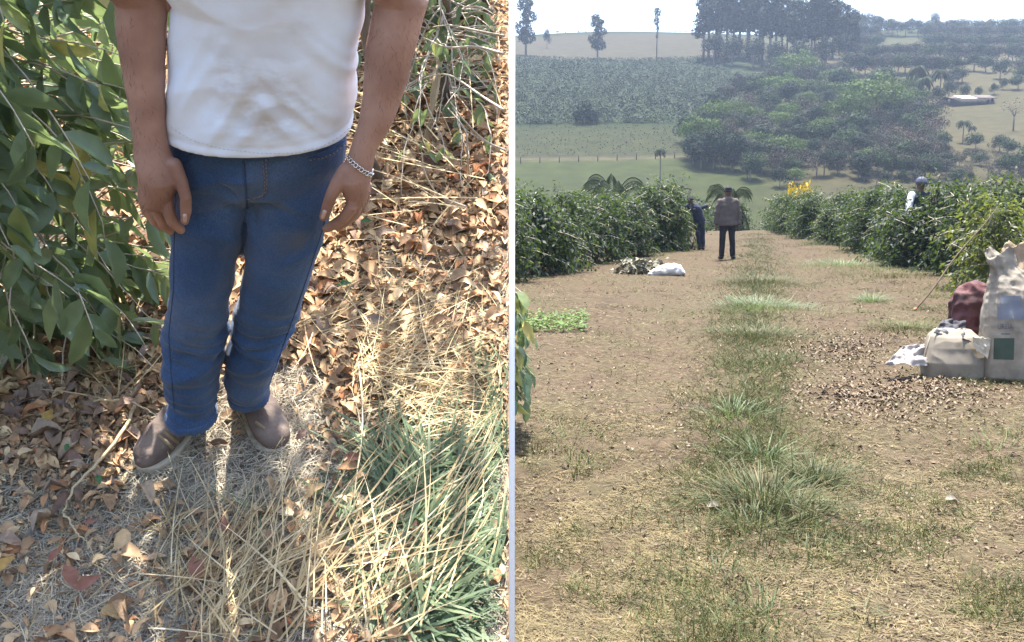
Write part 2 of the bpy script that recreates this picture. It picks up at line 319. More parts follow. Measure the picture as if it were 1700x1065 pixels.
# ================================================================ LEFT: the man
def ringpx(v, uL, uR, yc=0., dr=.7, n=28, e=2.2, yoff=0.):
    a = Q(uL, v, yc); b_ = Q(uR, v, yc); c = (a + b_) / 2; hw = abs(b_[0] - a[0]) / 2
    c = c + np.array([0, yoff, 0]); return ell(c, (hw, 0, 0), (0, hw * dr, 0), n, e)
M_skin = mat('skin', [(.22, .115, .085), (.31, .175, .13), (.41, .25, .195)], scale=9, rough=.55, spec=.35, bump=.25, bscale=160, bdist=.003, detail=8)
man = empty('person', toW((0, 0, 0)), 'person in dirty white t-shirt, blue jeans and brown boots, silver bracelet on one wrist', 'person')
def denim():
    m = bpy.data.materials.new('denim'); m.use_nodes = True; t = m.node_tree; N = t.nodes; L = t.links; b = N['Principled BSDF']; b.inputs['Roughness'].default_value = .85; b.inputs['Sheen Weight'].default_value = .15; b.inputs['Specular IOR Level'].default_value = .15
    tc = N.new('ShaderNodeTexCoord')
    def nz(s, d, st=(1, 1, 1)):
        mp = N.new('ShaderNodeMapping'); mp.inputs['Scale'].default_value = st; L.new(tc.outputs['Object'], mp.inputs[0]); n = N.new('ShaderNodeTexNoise'); n.inputs['Scale'].default_value = s; n.inputs['Detail'].default_value = d; L.new(mp.outputs[0], n.inputs[0]); return n.outputs['Fac']
    def ramp(f, cs):
        r = N.new('ShaderNodeValToRGB'); e = r.color_ramp.elements
        while len(e) < len(cs): e.new(.5)
        for a, (p, c) in zip(e, cs): a.position = p; a.color = (*c, 1)
        L.new(f, r.inputs[0]); return r.outputs[0]
    c = ramp(nz(5, 6), [(.3, (.022, .046, .105)), (.5, (.034, .070, .155)), (.72, (.072, .112, .20))])
    w = ramp(nz(420, 2, (1, 1, .35)), [(.35, (.72, .74, .8)), (.65, (1.3, 1.3, 1.25))])
    mx = N.new('ShaderNodeMix'); mx.data_type = 'RGBA'; mx.blend_type = 'MULTIPLY'; mx.inputs[0].default_value = .8; L.new(c, mx.inputs[6]); L.new(w, mx.inputs[7])
    m2 = N.new('ShaderNodeMix'); m2.data_type = 'RGBA'; L.new(ramp(nz(4.2, 5), [(.56, (0, 0, 0)), (.72, (.55, .55, .55))]), m2.inputs[0]); L.new(mx.outputs[2], m2.inputs[6]); m2.inputs[7].default_value = (.12, .115, .10, 1)
    L.new(m2.outputs[2], b.inputs['Base Color'])
    bu = N.new('ShaderNodeBump'); bu.inputs['Strength'].default_value = .5; bu.inputs['Distance'].default_value = .004; L.new(nz(60, 6), bu.inputs['Height']); L.new(bu.outputs[0], b.inputs['Normal']); return m
M_denim = denim()
def cotton():
    m = bpy.data.materials.new('dirty_cotton'); m.use_nodes = True; t = m.node_tree; N = t.nodes; L = t.links; b = N['Principled BSDF']; b.inputs['Roughness'].default_value = .9; b.inputs['Specular IOR Level'].default_value = .1
    tc = N.new('ShaderNodeTexCoord')
    def nz(s, d, st=(1, 1, 1)):
        mp = N.new('ShaderNodeMapping'); mp.inputs['Scale'].default_value = st; L.new(tc.outputs['Object'], mp.inputs[0]); n = N.new('ShaderNodeTexNoise'); n.inputs['Scale'].default_value = s; n.inputs['Detail'].default_value = d; L.new(mp.outputs[0], n.inputs[0]); return n.outputs['Fac']
    def ramp(f, cs):
        r = N.new('ShaderNodeValToRGB'); e = r.color_ramp.elements
        while len(e) < len(cs): e.new(.5)
        for a, (p, c) in zip(e, cs): a.position = p; a.color = (c, c, c, 1)
        L.new(f, r.inputs[0]); return r.outputs[0]
    def mix(f, a, b_):
        n = N.new('ShaderNodeMix'); n.data_type = 'RGBA'; L.new(f, n.inputs[0])
        for i, q in ((6, a), (7, b_)):
            if isinstance(q, tuple): n.inputs[i].default_value = (*q, 1)
            else: L.new(q, n.inputs[i])
        return n.outputs[2]
    c = mix(ramp(nz(3.2, 6, (1, 1, 1.7)), [(.46, 0), (.72, .5)]), (.72, .81, .95), (.56, .45, .32))
    # darker smudges where the man wipes his hands
    g = N.new('ShaderNodeNewGeometry')
    for (u, v, yl, r, a) in ((378, 128, -.12, .04, 1.0), (452, 150, -.13, .05, .95), (410, 215, -.13, .06, .7), (440, 205, -.13, .04, .8), (340, 60, -.12, .04, .4), (510, 215, -.12, .05, .6), (470, 60, -.12, .06, .4)):
        P = toW(Q(u, v, yl)); vm = N.new('ShaderNodeVectorMath'); vm.operation = 'DISTANCE'; L.new(g.outputs['Position'], vm.inputs[0]); vm.inputs[1].default_value = P
        mm = N.new('ShaderNodeMapRange'); mm.inputs[1].default_value = r * 1.7; mm.inputs[2].default_value = r * .2; mm.inputs[4].default_value = a * .42; L.new(vm.outputs['Value'], mm.inputs[0])
        q = N.new('ShaderNodeMath'); q.operation = 'MULTIPLY'; L.new(mm.outputs[0], q.inputs[0]); L.new(ramp(nz(22, 6, (.7, 1, 1.6)), [(.38, 0), (.56, 1)]), q.inputs[1])
        c = mix(q.outputs[0], c, (.33, .24, .14))
    L.new(c, b.inputs['Base Color'])
    bu = N.new('ShaderNodeBump'); bu.inputs['Strength'].default_value = .35; bu.inputs['Distance'].default_value = .004; L.new(nz(18, 5), bu.inputs['Height']); L.new(bu.outputs[0], b.inputs['Normal']); return m
M_cotton = cotton()
# --- skin: torso core, neck, head, both arms and hands as one surface
mb = MB()
def arm(rows, yf, shoulder, elbow_r):
    rings = [ringpx(v, a, b_, yf(v), .82, 20, 2) for v, a, b_ in rows]
    c = rings[0].mean(0); top = []
    for t in (1., .66, .33):
        p = np.asarray(shoulder) * t + c * (1 - t); r = .062 * t + elbow_r * (1 - t); top.append(ell(p, (r, 0, 0), (0, r, 0), 20))
    mb.add(*loft(top + rings))
yfL = lambda v: -.02 - .085 * max(0, min(1, v / 300))
arm([(0, 190, 278), (40, 192, 277), (80, 197, 276), (120, 203, 274), (160, 210, 273), (200, 217, 274), (228, 220, 277), (250, 221, 282), (270, 225, 291), (295, 229, 301), (315, 230, 295), (332, 233, 286), (342, 238, 280)], yfL, (.14 - .055, 0, 1.40), .058)
yfR = lambda v: -.02 - .085 * max(0, min(1, v / 300))
arm([(0, 622, 713), (40, 613, 701), (75, 607, 692), (110, 604, 682), (150, 602, 672), (200, 595, 654), (240, 584, 631), (258, 577, 623), (275, 568, 619), (295, 560, 617), (315, 567, 613), (332, 573, 608), (343, 577, 602)], yfR, (.62 - .08, 0, 1.40), .058)
def finger(pts):                                    # (u, v, r in px, y offset)
    P = [Q(u, v, y) for u, v, r, y in pts]; Rr = [r / 1600 * 2.0 for u, v, r, y in pts]; mb.add(*capsule(P, Rr, 14))
yh = -.105
finger([(289, 274, 13, yh), (301, 302, 11.5, yh - .01), (308, 328, 9.5, yh - .02), (309, 350, 9, yh - .02), (307, 366, 7, yh - .015)])
finger([(276, 316, 11.5, yh), (278, 346, 10.5, yh - .01), (286, 368, 9.5, yh - .008), (300, 381, 7.5, yh + .0)])
finger([(262, 322, 11.5, yh), (263, 350, 10.5, yh + .005), (271, 372, 9, yh + .015), (283, 383, 7.5, yh + .03)])
finger([(249, 318, 11, yh), (249, 345, 10, yh + .015), (256, 366, 8.5, yh + .03), (267, 376, 7, yh + .045)])
finger([(238, 308, 10, yh + .01), (238, 332, 8.5, yh + .02), (243, 352, 7.5, yh + .035), (251, 362, 6, yh + .05)])
finger([(574, 282, 13, yh), (560, 304, 11.5, yh - .012), (548, 328, 10, yh - .02), (542, 346, 9.5, yh - .02), (537, 360, 7.5, yh - .018)])
finger([(589, 318, 12, yh), (584, 343, 11, yh - .012), (570, 362, 10, yh - .008), (553, 373, 9, yh), (541, 379, 7, yh + .005)])
finger([(594, 322, 12, yh + .012), (590, 347, 11, yh + .012), (578, 364, 10, yh + .02), (562, 376, 8.5, yh + .03)])
finger([(603, 316, 11, yh + .03), (598, 342, 10, yh + .035), (588, 358, 9, yh + .04), (575, 368, 7.5, yh + .05)])
finger([(609, 308, 9.5, yh + .05), (604, 332, 8.5, yh + .055), (595, 346, 8, yh + .06), (585, 354, 6.5, yh + .07)])
cx = Q(435, 0, 0)[0]
cx0 = Q(429, 205, 0)[0]
mb.add(*loft([ell((cx0 + (cx - cx0) * min(1, max(0, (z - .95) / .3)), 0, z), (a, 0, 0), (0, b_, 0), 24) for z, a, b_ in ((.95, .12, .07), (1.1, .13, .08), (1.3, .18, .09), (1.40, .20, .075), (1.45, .09, .06), (1.50, .058, .058), (1.56, .058, .062))]))
mb.add(*loft([ell((cx, y, z), (a, 0, 0), (0, b_, 0), 24) for z, a, b_, y in ((1.51, .03, .04, -.03), (1.53, .055, .07, -.02), (1.57, .066, .085, -.012), (1.62, .074, .095, 0), (1.67, .076, .098, .004), (1.71, .066, .085, .006), (1.735, .04, .05, .006), (1.742, .01, .015, .006))]))
mb.add(*capsule([(cx, -.09, 1.635), (cx, -.108, 1.60)], [.009, .014], 10))
for s in (-1, 1):
    mb.add(*capsule([(cx + s * .076, .01, 1.64), (cx + s * .08, .012, 1.60)], [.016, .011], 10))
mb.add(*capsule([(cx - .02, -.088, 1.565), (cx + .02, -.088, 1.565)], [.008, .008], 10))
def skin_disp(p, n):
    return .0016 * noise.noise(p * 22) + .0009 * noise.noise(Vector((p.x * 60, p.y * 60, p.z * 18)))
me = bank_mesh(fuse(mb, 'body', .0031, 2, skin_disp)); body = link('body', me, M_skin, man)
body['label'] = 'bare brown arms and hands hanging beside the jeans'
# short dark hair along the forearms
bp = [p_ for p_ in body.data.polygons if abs(p_.area) > 0]
hp = []; hd = []; down = -ZL
for p_ in bp:
    c = p_.center; q = R3 @ (np.array(c) - O)
    if .86 < q[2] < 1.28 and (q[0] < .13 or q[0] > .50) and rng.random() < .07: nn_ = np.array(p_.normal); hp.append(np.array(c)); hd.append(unit(down + nn_ * .35 + .35 * rng.standard_normal(3)))
hp = np.array(hp); hd = np.array(hd); A = blades(hp, hd, rdir(len(hp)), rng.uniform(.008, .018, len(hp)), .0004, .3, 3); mbh = MB(); mbh.add(*A); tag(link('arm_hair', mbh.mesh('arm_hair'), mat('arm_hair', [(.05, .03, .02)], rough=.7), body), kind='stuff')
# fingernails on the thumbs
M_nail = mat('fingernail', [(.48, .33, .28)], rough=.3)
# --- hair
M_hair = mat('hair', [(.02, .015, .012), (.04, .03, .025)], scale=60, rough=.6, bump=.5, bscale=200)
mb = MB(); mb.add(*loft([ell((cx, .012, z), (a, 0, 0), (0, b_, 0), 24) for z, a, b_ in ((1.64, .06, .08), (1.665, .082, .100), (1.70, .078, .098), (1.735, .055, .066), (1.752, .012, .02))]))
link('hair', bank_mesh(fuse(mb, 'hair', .006, 2, lambda p, n: .004 * noise.noise(p * 60))), M_hair, man)
# --- jeans
mb = MB()
mb.add(*loft([ringpx(v, a, b_, y, dr, 32, 2.3) for v, a, b_, y, dr in ((170, 292, 566, .0, .50), (200, 284, 573, .0, .53), (235, 283, 575, 0, .54), (262, 284, 571, 0, .52), (285, 286, 564, 0, .47), (305, 290, 556, 0, .40), (322, 300, 540, 0, .30), (334, 330, 500, 0, .15))]))
LEGL = ((235, 285, 436, 0, .72), (265, 284, 434, 0, .74), (300, 284, 426, 0, .78), (330, 284, 416, 0, .82), (345, 284, 410, -.005, .86), (380, 283, 406, -.01, .92), (420, 283, 398, -.015, .98), (460, 284, 390, -.02, 1), (500, 281, 382, -.02, 1.02), (530, 277, 377, -.015, 1.05), (560, 273, 373, -.01, 1.08), (595, 272, 369, 0, 1.1), (630, 276, 364, .005, 1.1), (660, 281, 360, .005, 1.08), (678, 283, 357, .0, 1.05), (692, 281, 358, -.002, 1.02))
LEGR = ((235, 425, 573, 0, .70), (265, 420, 568, 0, .72), (300, 414, 560, 0, .75), (330, 411, 554, 0, .8), (345, 410, 549, 0, .82), (380, 409, 541, .0, .85), (420, 406, 531, .0, .88), (460, 402, 515, .005, .92), (500, 394, 500, .015, .98), (530, 389, 489, .025, 1), (560, 383, 479, .04, 1.03), (590, 376, 468, .05, 1.08), (615, 373, 457, .06, 1.12), (634, 375, 449, .065, 1.12), (646, 379, 446, .07, 1.1), (657, 382, 445, .072, 1.05))
for LG in (LEGL, LEGR): mb.add(*loft([ringpx(v, a, b_, y, dr, 26, 2.15) for v, a, b_, y, dr in LG]))
cr = Q(411, 330, -.06)
def jdisp(p, n):
    w_low = max(0, 1 - p.z / .42); w_knee = math.exp(-((p.z - .42) / .10) ** 2); w_top = math.exp(-((p.z - cr[2]) / .12) ** 2)
    d = .0045 * noise.noise(Vector((p.x * 9, p.y * 9, p.z * 5)))
    q = noise.noise(Vector((p.x * 4 + 3, p.y * 4, p.z * 20 + p.x * 8))); d += (.022 * w_low + .018 * w_knee) * (.5 - 2.2 * abs(q)) * (.55 + .8 * noise.noise(Vector((p.x * 9, p.y * 9, p.z * 6))))
    r = math.hypot(p.x - cr[0], p.z - cr[2]); a = math.atan2(p.z - cr[2], p.x - cr[0])
    d += .014 * w_top * (abs(math.sin(a * 2.5 + .8)) ** .7 - .6) * min(1, r / .05) * math.exp(-r * 4) if n[1] < 0 else 0
    q2 = noise.noise(Vector((p.x * 5 + p.z * 7, p.y * 6, p.z * 9 - p.x * 5))); d += .009 * (.6 - 2.5 * abs(q2)) * (.3 + w_top + w_knee)
    for zc, wd in ((.085, .006), (.30, .012), (.38, .014)):
        d += -.004 * math.exp(-((p.z - zc - .03 * noise.noise(p * 8)) / wd) ** 2)
    return d
me = fuse(mb, 'jeans', .005, 1, jdisp); jeans = link('jeans', bank_mesh(me), M_denim, man)
def bvh_of(me): return BVHTree.FromPolygons([v.co.copy() for v in me.vertices], [tuple(p.vertices) for p in me.polygons])
jb = bvh_of(jeans.data)
def onto(bvh, u, v, off=.0015):
    d = Vector(ray(u, v)).normalized(); h_, n_, i_, s_ = bvh.ray_cast(Vector(CAM), d)
    return None if h_ is None else (np.array(h_ - d * off), np.array(n_))
def resample(pts, step):
    out = []
    for a, b_ in zip(pts[:-1], pts[1:]):
        k = max(2, int(math.hypot(b_[0] - a[0], b_[1] - a[1]) / step))
        for i in range(k): out.append((a[0] + (b_[0] - a[0]) * i / k, a[1] + (b_[1] - a[1]) * i / k))
    return out + [pts[-1]]
def seam(name, bvh, pts, r, m, parent, dash=False, step=3, off=.001):
    P = [onto(bvh, u, v, off) for u, v in resample(pts, step)]; P = [p[0] for p in P if p is not None]
    if len(P) < 3: return
    mb = MB()
    if dash:
        for i in range(0, len(P) - 1, 2): mb.add(*tube([P[i], P[i + 1]], r, 5))
    else: mb.add(*tube(P, r, 6))
    return link(name, mb.mesh(name), m, parent, smooth=True)
M_stitch = mat('orange_stitch', [(.20, .15, .12)], rough=.8); M_dstitch = mat('dark_seam', [(.035, .06, .13)], rough=.9)
seam('fly_stitching', jb, [(441, 264), (443, 300), (442, 318), (434, 326), (420, 330), (411, 331)], .0012, M_stitch, jeans, True, 3.2, .0055)
seam('fly_stitching', jb, [(436, 268), (440, 300), (439, 316), (433, 325), (420, 329)], .0011, M_stitch, jeans, True, 3.2, .0055)
seam('fly_edge', jb, [(404, 268), (406, 295), (409, 320), (410, 345)], .0024, M_dstitch, jeans)
seam('pocket_edge', jb, [(513, 262), (535, 258), (556, 248), (572, 233)], .0022, M_dstitch, jeans)
seam('pocket_stitching', jb, [(514, 266), (537, 262), (558, 252), (572, 240)], .0011, M_stitch, jeans, True, 3.2, .0055)
seam('pocket_edge', jb, [(330, 250), (312, 262), (300, 285), (294, 300)], .0022, M_dstitch, jeans)
def patch(name, bvh, quad, m, parent, off, nu=8, nv=10):
    q = np.array(quad, float); V = []
    for j in range(nv + 1):
        for i in range(nu + 1):
            s_, t_ = i / nu, j / nv; uv = (q[0] * (1 - s_) + q[1] * s_) * (1 - t_) + (q[3] * (1 - s_) + q[2] * s_) * t_; r = onto(bvh, uv[0], uv[1], -.001 if (i in (0, nu) or j in (0, nv)) else off); V.append(r[0] if r is not None else V[-1])
    Qd = [(j * (nu + 1) + i, j * (nu + 1) + i + 1, (j + 1) * (nu + 1) + i + 1, (j + 1) * (nu + 1) + i) for j in range(nv) for i in range(nu)]; return link(name, fmesh(name, V, None, Qd), m, parent, True)
patch('fly_flap', jb, [(404, 262), (446, 262), (443, 322), (409, 334)], M_denim, jeans, .004)
patch('coin_pocket', jb, [(520, 254), (560, 240), (562, 256), (524, 268)], M_denim, jeans, .003)
# hems at the cuffs
def cuff(ringargs, z0):
    v, a, b_, y, dr = ringargs; r = ringpx(v, a - 1.5, b_ + 1.5, y, dr, 40, 2.15); r2 = r.copy(); c = r.mean(0)
    rings = []
    for k, (dz, s_) in enumerate(((.0, .9), (-.004, 1.0), (-.010, 1.035), (.016, 1.04), (.022, 1.0), (.022, .9))): q = c + (r - c) * s_; q[:, 2] += dz; rings.append(q)
    mbb = MB(); mbb.add(*loft(rings)); return link('cuff_hem', bank_mesh(fuse(mbb, 'cuff', .0035, 2, lambda p, n: .003 * noise.noise(p * 28))), M_denim, jeans)
cuff(LEGL[-1], 0); cuff(LEGR[-1], 0)
# --- t-shirt
mb = MB()
rows = [(208, 271, 587, 0, .66), (180, 273, 587, 0, .66), (140, 277, 590, 0, .65), (100, 280, 594, 0, .64), (50, 284, 600, 0, .62), (0, 288, 606, 0, .60)]
rg = [ringpx(v, a, b_, y, dr, 36, 2.3) for v, a, b_, y, dr in rows]; zt = rg[-1][:, 2].mean()
for z, a, b_ in ((1.34, .205, .115), (1.40, .205, .105), (1.435, .17, .09), (1.45, .09, .075), (1.465, .07, .065)): rg.append(ell((cx, 0, z), (a, 0, 0), (0, b_, 0), 36, 2.2))
mb.add(*loft(rg))
sh = {}
for s in (-1, 1): mb.add(*capsule([(cx + s * .15, .01, 1.43), (cx + s * .215, .0, 1.40)], [.06, .065], 18))
hz = rg[0][:, 2].mean()
def sdisp(p, n):
    q = noise.noise(Vector((p.x * 7 + p.z * 5, p.y * 5, p.z * 7 - p.x * 3))); q2 = noise.noise(Vector((p.x * 3 - 1, p.y * 3, p.z * 16 + abs(p.x - cx) * 22)))
    w = math.exp(-((p.z - hz - .08) / .12) ** 2)
    e = min(1, max(0, (p.z - hz) / .05)); d = (.006 * (.6 - 2.2 * abs(q)) + .007 * w * (.5 - 2.4 * abs(q2))) * e + .002 * noise.noise(p * 14)
    t = p.z - hz
    if 0.015 < t < .03: d -= .0022 * math.sin((t - .015) / .015 * math.pi)
    return d
me = fuse(mb, 'tshirt', .006, 3, sdisp); shirt = link('tshirt', bank_mesh(me), M_cotton, man)
stb = bvh_of(shirt.data)
seam('hem_stitching', stb, [(284, 210), (300, 222), (325, 235), (370, 247), (430, 254), (490, 254), (535, 243), (565, 226), (580, 212)], .0006, mat('hem_thread', [(.52, .50, .50)]), shirt, True, 3.5, .0008)
seam('side_seam', jb, [(291, 300), (289, 400), (288, 480), (280, 555), (284, 620), (289, 680)], .0014, M_dstitch, jeans)
seam('side_seam', jb, [(554, 300), (536, 380), (510, 460), (486, 530), (468, 580), (446, 640)], .0014, M_dstitch, jeans)
# --- bracelet: flat silver links round the wrist
M_silver = mat('silver', [(.75, .75, .76)], rough=.22, metal=1.)
bb = bvh_of(body.data)
pa = [onto(bb, u, v, .001) for u, v in resample([(577, 259), (584, 268), (594, 277), (605, 285), (618, 291)], 1.)]
pa = [q for q in pa if q is not None]
if len(pa) > 6:
    Pq = np.array([q[0] for q in pa]); a0, a1 = Pq[0], Pq[-1]; cw = Q(599, 262, -.095); cw = toW(cw)
    br = empty('bracelet', toW((0, 0, 0)));
    # close the loop round the back of the wrist
    mid = (a0 + a1) / 2; back = []
    for t in np.linspace(0, math.pi, 22)[1:-1]: back.append(mid + (a1 - a0) / 2 * math.cos(t) * .97 + YL * .034 * math.sin(t))
    loop = np.concatenate([Pq, np.array(back)]); seg = np.linalg.norm(np.diff(loop, axis=0), axis=1); cum = np.concatenate([[0], np.cumsum(seg)]); n = int(cum[-1] / .0065)
    mbb = MB(); ss = np.linspace(0, cum[-1], n); LP = np.stack([np.interp(ss, cum, loop[:, i]) for i in range(3)], 1)
    for i in range(n - 1):
        c = (LP[i] + LP[i + 1]) / 2; t = unit(LP[i + 1] - LP[i]); nn = unit(c - mid - t * ((c - mid) @ t)); sd = np.cross(t, nn); a_ = np.linspace(0, 2 * math.pi, 11)[:-1]
        pts = c + nn * .0012 + np.cos(a_)[:, None] * t * .0042 + np.sin(a_)[:, None] * (sd * .0042 + nn * .0012 * (-1) ** i); pts = np.concatenate([pts, pts[:1]]); mbb.add(*tube(pts, .0013, 5))
    bpy.data.objects.remove(br); link('bracelet', mbb.mesh('bracelet'), M_silver, man, smooth=True)
for pts in ([(307, 357), (307, 366)], [(539, 351), (536, 360)]):
    q = [onto(bb, *p_, .0004) for p_ in pts]
    if q[0] is not None and q[1] is not None: mbb = MB(); mbb.add(*capsule([q[0][0], q[1][0]], [.0045, .004], 10)); link('thumbnail', mbb.mesh('nail'), M_nail, man, smooth=True)
# --- boots
M_boot = mat('brown_suede', [(.09, .065, .055), (.135, .10, .085), (.19, .15, .125)], scale=14, rough=.85, bump=.5, bscale=130, bdist=.003, detail=7)
M_sole = mat('worn_sole', [(.30, .26, .20), (.42, .37, .29)], scale=20, rough=.9)
M_strap = mat('tan_strap', [(.24, .18, .11)], rough=.8, bump=.3, bscale=200)
def boot(toe, heel, ank, straps):
    h0 = QG(*heel, 0); t0 = QG(*toe, 0); ax = unit(t0 - h0); Ln = np.linalg.norm(t0 - h0); sd = np.array([ax[1], -ax[0], 0]); up = np.array([0, 0, 1.])
    st = np.array([0, .05, .16, .32, .5, .66, .8, .9, .96, 1]); hw = np.array([.016, .032, .039, .038, .043, .050, .050, .042, .03, .012]); ht = np.array([.06, .09, .105, .11, .095, .078, .062, .052, .042, .028])
    mbb = MB(); rings = []
    for s_, w_, hh in zip(st, hw, ht): rings.append(ell(h0 + ax * Ln * s_ + up * (hh * .5 + .008), sd * w_, up * hh * .5, 24, 2.6))
    mbb.add(*loft(rings)); a = Q(*ank[:2], ank[2]); mbb.add(*capsule([(h0 + ax * Ln * .25) + up * .05, a + up * .06], [.043, .043], 18))
    b_ = link('boot', bank_mesh(fuse(mbb, 'boot', .004, 3, lambda p, n: .002 * noise.noise(p * 30) + .0025 * noise.noise(Vector((p.x * 20, p.y * 45, p.z * 40))))), M_boot, man)
    ms = MB(); ol = []
    for k, f in enumerate((1,)):
        o_ = [h0 + ax * Ln * s_ + sd * (w_ + .009) for s_, w_ in zip(st, hw)] + [h0 + ax * (Ln + .008)] + [h0 + ax * Ln * s_ - sd * (w_ + .009) for s_, w_ in zip(st[::-1], hw[::-1])] + [h0 - ax * .006]
    o_ = np.array(o_); c = o_.mean(0); ms.add(*loft([o_ + up * .001, o_ + up * .02, c + (o_ - c) * .93 + up * .024]))
    link('sole', bank_mesh(fuse(ms, 'sole', .004, 2)), M_sole, b_)
    bv = bvh_of(b_.data)
    for pts in straps:
        mm = MB(); P = [onto(bv, u, v, .001) for u, v in resample(pts, 2)]; P = [p for p in P if p is not None]
        if len(P) < 3: continue
        C = np.array([p[0] for p in P]); Nn = np.array([p[1] for p in P]); t = unit(np.gradient(C, axis=0)); s_ = unit(np.cross(t, Nn)) * .0045; Nn = Nn * .0015
        V = np.stack([C - s_, C - s_ + Nn, C + s_ + Nn, C + s_], 1).reshape(-1, 3); n = len(C)
        mm.add(V, None, [(4 * i + a, 4 * i + (a + 1) % 4, 4 * i + 4 + (a + 1) % 4, 4 * i + 4 + a) for i in range(n - 1) for a in range(4)]); link('strap', mm.mesh('strap'), M_strap, b_)
    return b_
boot((234, 782), (352, 672), (322, 700, 0), [[(263, 722), (275, 732), (287, 744)], [(272, 716), (284, 726), (296, 736)]])
boot((468, 752), (404, 640), (413, 665, .07), [[(424, 700), (432, 706), (440, 712)]])

# ================================================================ LEFT: litter, straw, grass on the bank
def clipEdge(V, k, *idx):                            # drop the pieces that would cross the bank's edge; V (n*k,3) bank coords
    keep = (V.reshape(-1, k, 3)[:, :, 0].max(1) < EDGE - .001); return keep
def sub(V, Tt, Qd, k, keep):
    n = len(keep); new = -np.ones(n, int); new[keep] = np.arange(keep.sum()); V = V.reshape(n, k, 3)[keep].reshape(-1, 3)
    def f(A, c):
        if A is None: return None
        A = A.reshape(n, -1, c)[keep]; sh = (np.nonzero(keep)[0] - new[keep]) * k; return (A - sh[:, None, None]).reshape(-1, c)
    return V, f(Tt, 3), f(Qd, 4)
def bank_pts(n, u0, u1, v0, v1, pw=1.):
    u = rng.uniform(u0, u1, n); v = rng.uniform(v0, v1, n)
    dx = (u - 850) / F; a = (532.5 - v) / F; c, s = math.cos(PITCH), math.sin(PITCH)
    D = np.stack([dx, c + a * s, -s + a * c], 1); t = ((O - CAM) @ ZL) / (D @ ZL); P = (CAM + D * t[:, None] - O) @ R3.T; P[:, 2] = Zb(P[:, 0], P[:, 1]); return P, u, v
footmask = lambda P: ~((P[:, 0] > -.16) & (P[:, 0] < .24) & (P[:, 1] > -.08) & (P[:, 1] < .34) & (P[:, 2] > .03))
def lay(name, parts, m, kind='stuff', parent=None):
    mb = MB()
    for V, Tt, Qd in parts: mb.add(toW(V), Tt, Qd)
    o = link(name, mb.mesh(name), m, parent); tag(o, kind=kind); return o
clear = lambda P: ~((P[:, 0] > -.20) & (P[:, 0] < .28) & (P[:, 1] > -.20) & (P[:, 1] < .30) & (rng.random(len(P)) < .93))
def litter_region(u, v):                             # share of leaf litter by place on the bank
    w = np.where(v < 560, 1., np.where(u < 270, np.clip((860 - v) / 170, .10, 1), np.clip((790 - v) / 200, .13, 1))); w = np.where((u > 620) & (v > 400) & (v < 540), .5, w); return w
P, u, v = bank_pts(62000, -60, 860, -60, 1090); k_ = (rng.random(len(P)) < litter_region(u, v)) & clear(P); P = P[k_]
n = len(P); D = rdir(n, -.15, .3); Nn = unit(rdir(n, -1, 1) * rng.uniform(.1, .8, (n, 1)) + np.array([0, 0, 1.])); L = np.clip(rng.gamma(3., .0095, n), .008, .075) * np.where(P[:, 1] > .6, 1.25, 1); P[:, 2] += rng.uniform(.004, .035, n)
A = leaves(P, D, Nn, L, L * rng.uniform(.2, .62, n), fold=.3, droop=.1, down=(0, 0, -1), curl=rng.uniform(-.15, .25, n)); A = sub(*A, 11, clipEdge(A[0], 11))
lay('leaf_litter', [A], M_dead)['label'] = 'brown and red dry leaves lying under the coffee shrubs'
# the largest fallen leaves, one by one
fl = []
for i in range(6):
    V, Tt, Qd = leaves(np.zeros((1, 3)), np.array([[1., 0, 0]]), np.array([[0, .1 * (i - 2.5), 1.]]), .1, .1 * rng.uniform(.4, .62), fold=.25 + .12 * (i % 3), droop=.1 + .1 * (i % 2), curl=[.15, -.1, .25, .05, -.2, .3][i])
    V = V + .003 * rng.standard_normal(V.shape); V[:, 0] -= .05; me = fmesh('fallen_leaf', V, Tt, Qd); me.materials.append(M_dead1); me.polygons.foreach_set('use_smooth', [True] * len(me.polygons)); fl.append(me)
def put_leaf(name, me, Pb, D, Nn, sc, parent, frame=True):
    D = unit(D); Sd = unit(np.cross(Nn, D)); Nn = np.cross(D, Sd); M = np.stack([D, Sd, Nn], 1) * sc
    if frame: M = R3.T @ M; Pw = toW(Pb)
    else: Pw = Pb
    Pw = np.asarray(Pw)
    if frame and Pw[0] + .07 * sc > -.0056: return
    o = bpy.data.objects.new(name, me); COL.objects.link(o); m4 = Matrix(((*M[0], Pw[0]), (*M[1], Pw[1]), (*M[2], Pw[2]), (0, 0, 0, 1))); o.parent = parent
    off = Vector((0, 0, 0)); r = parent
    while r: off += Vector(r.location); r = r.parent
    o.matrix_basis = Matrix.Translation(-off) @ m4; return o
def inred(u, v): return 1
P, u, v = bank_pts(1500, 0, 846, 330, 1065); k_ = (rng.random(len(P)) < litter_region(u, v) * np.where((u < 290), 1., .35)) & ~((u > 235) & (u < 480) & (v > 600) & (v < 790)); P = P[k_][:270]
for p in P:
    put_leaf('fallen_leaf', fl[rng.integers(6)], p + np.array([0, 0, rng.uniform(.02, .045)]), rdir(1, -.2, .2)[0], unit(rdir(1)[0] * .5 + np.array([0, 0, 1.])), rng.uniform(.45, .95), bank)
M_fresh = mat('fresh_fallen_leaf', [(.06, .15, .06)], rough=.4, transl=.3); M_redleaf = mat('red_dead_leaf', [(.22, .09, .06), (.30, .15, .11)], scale=30, rough=.6, transl=.2); M_yel = mat('yellow_leaf', [(.55, .40, .10), (.42, .22, .10)], scale=30, rough=.5, transl=.35)
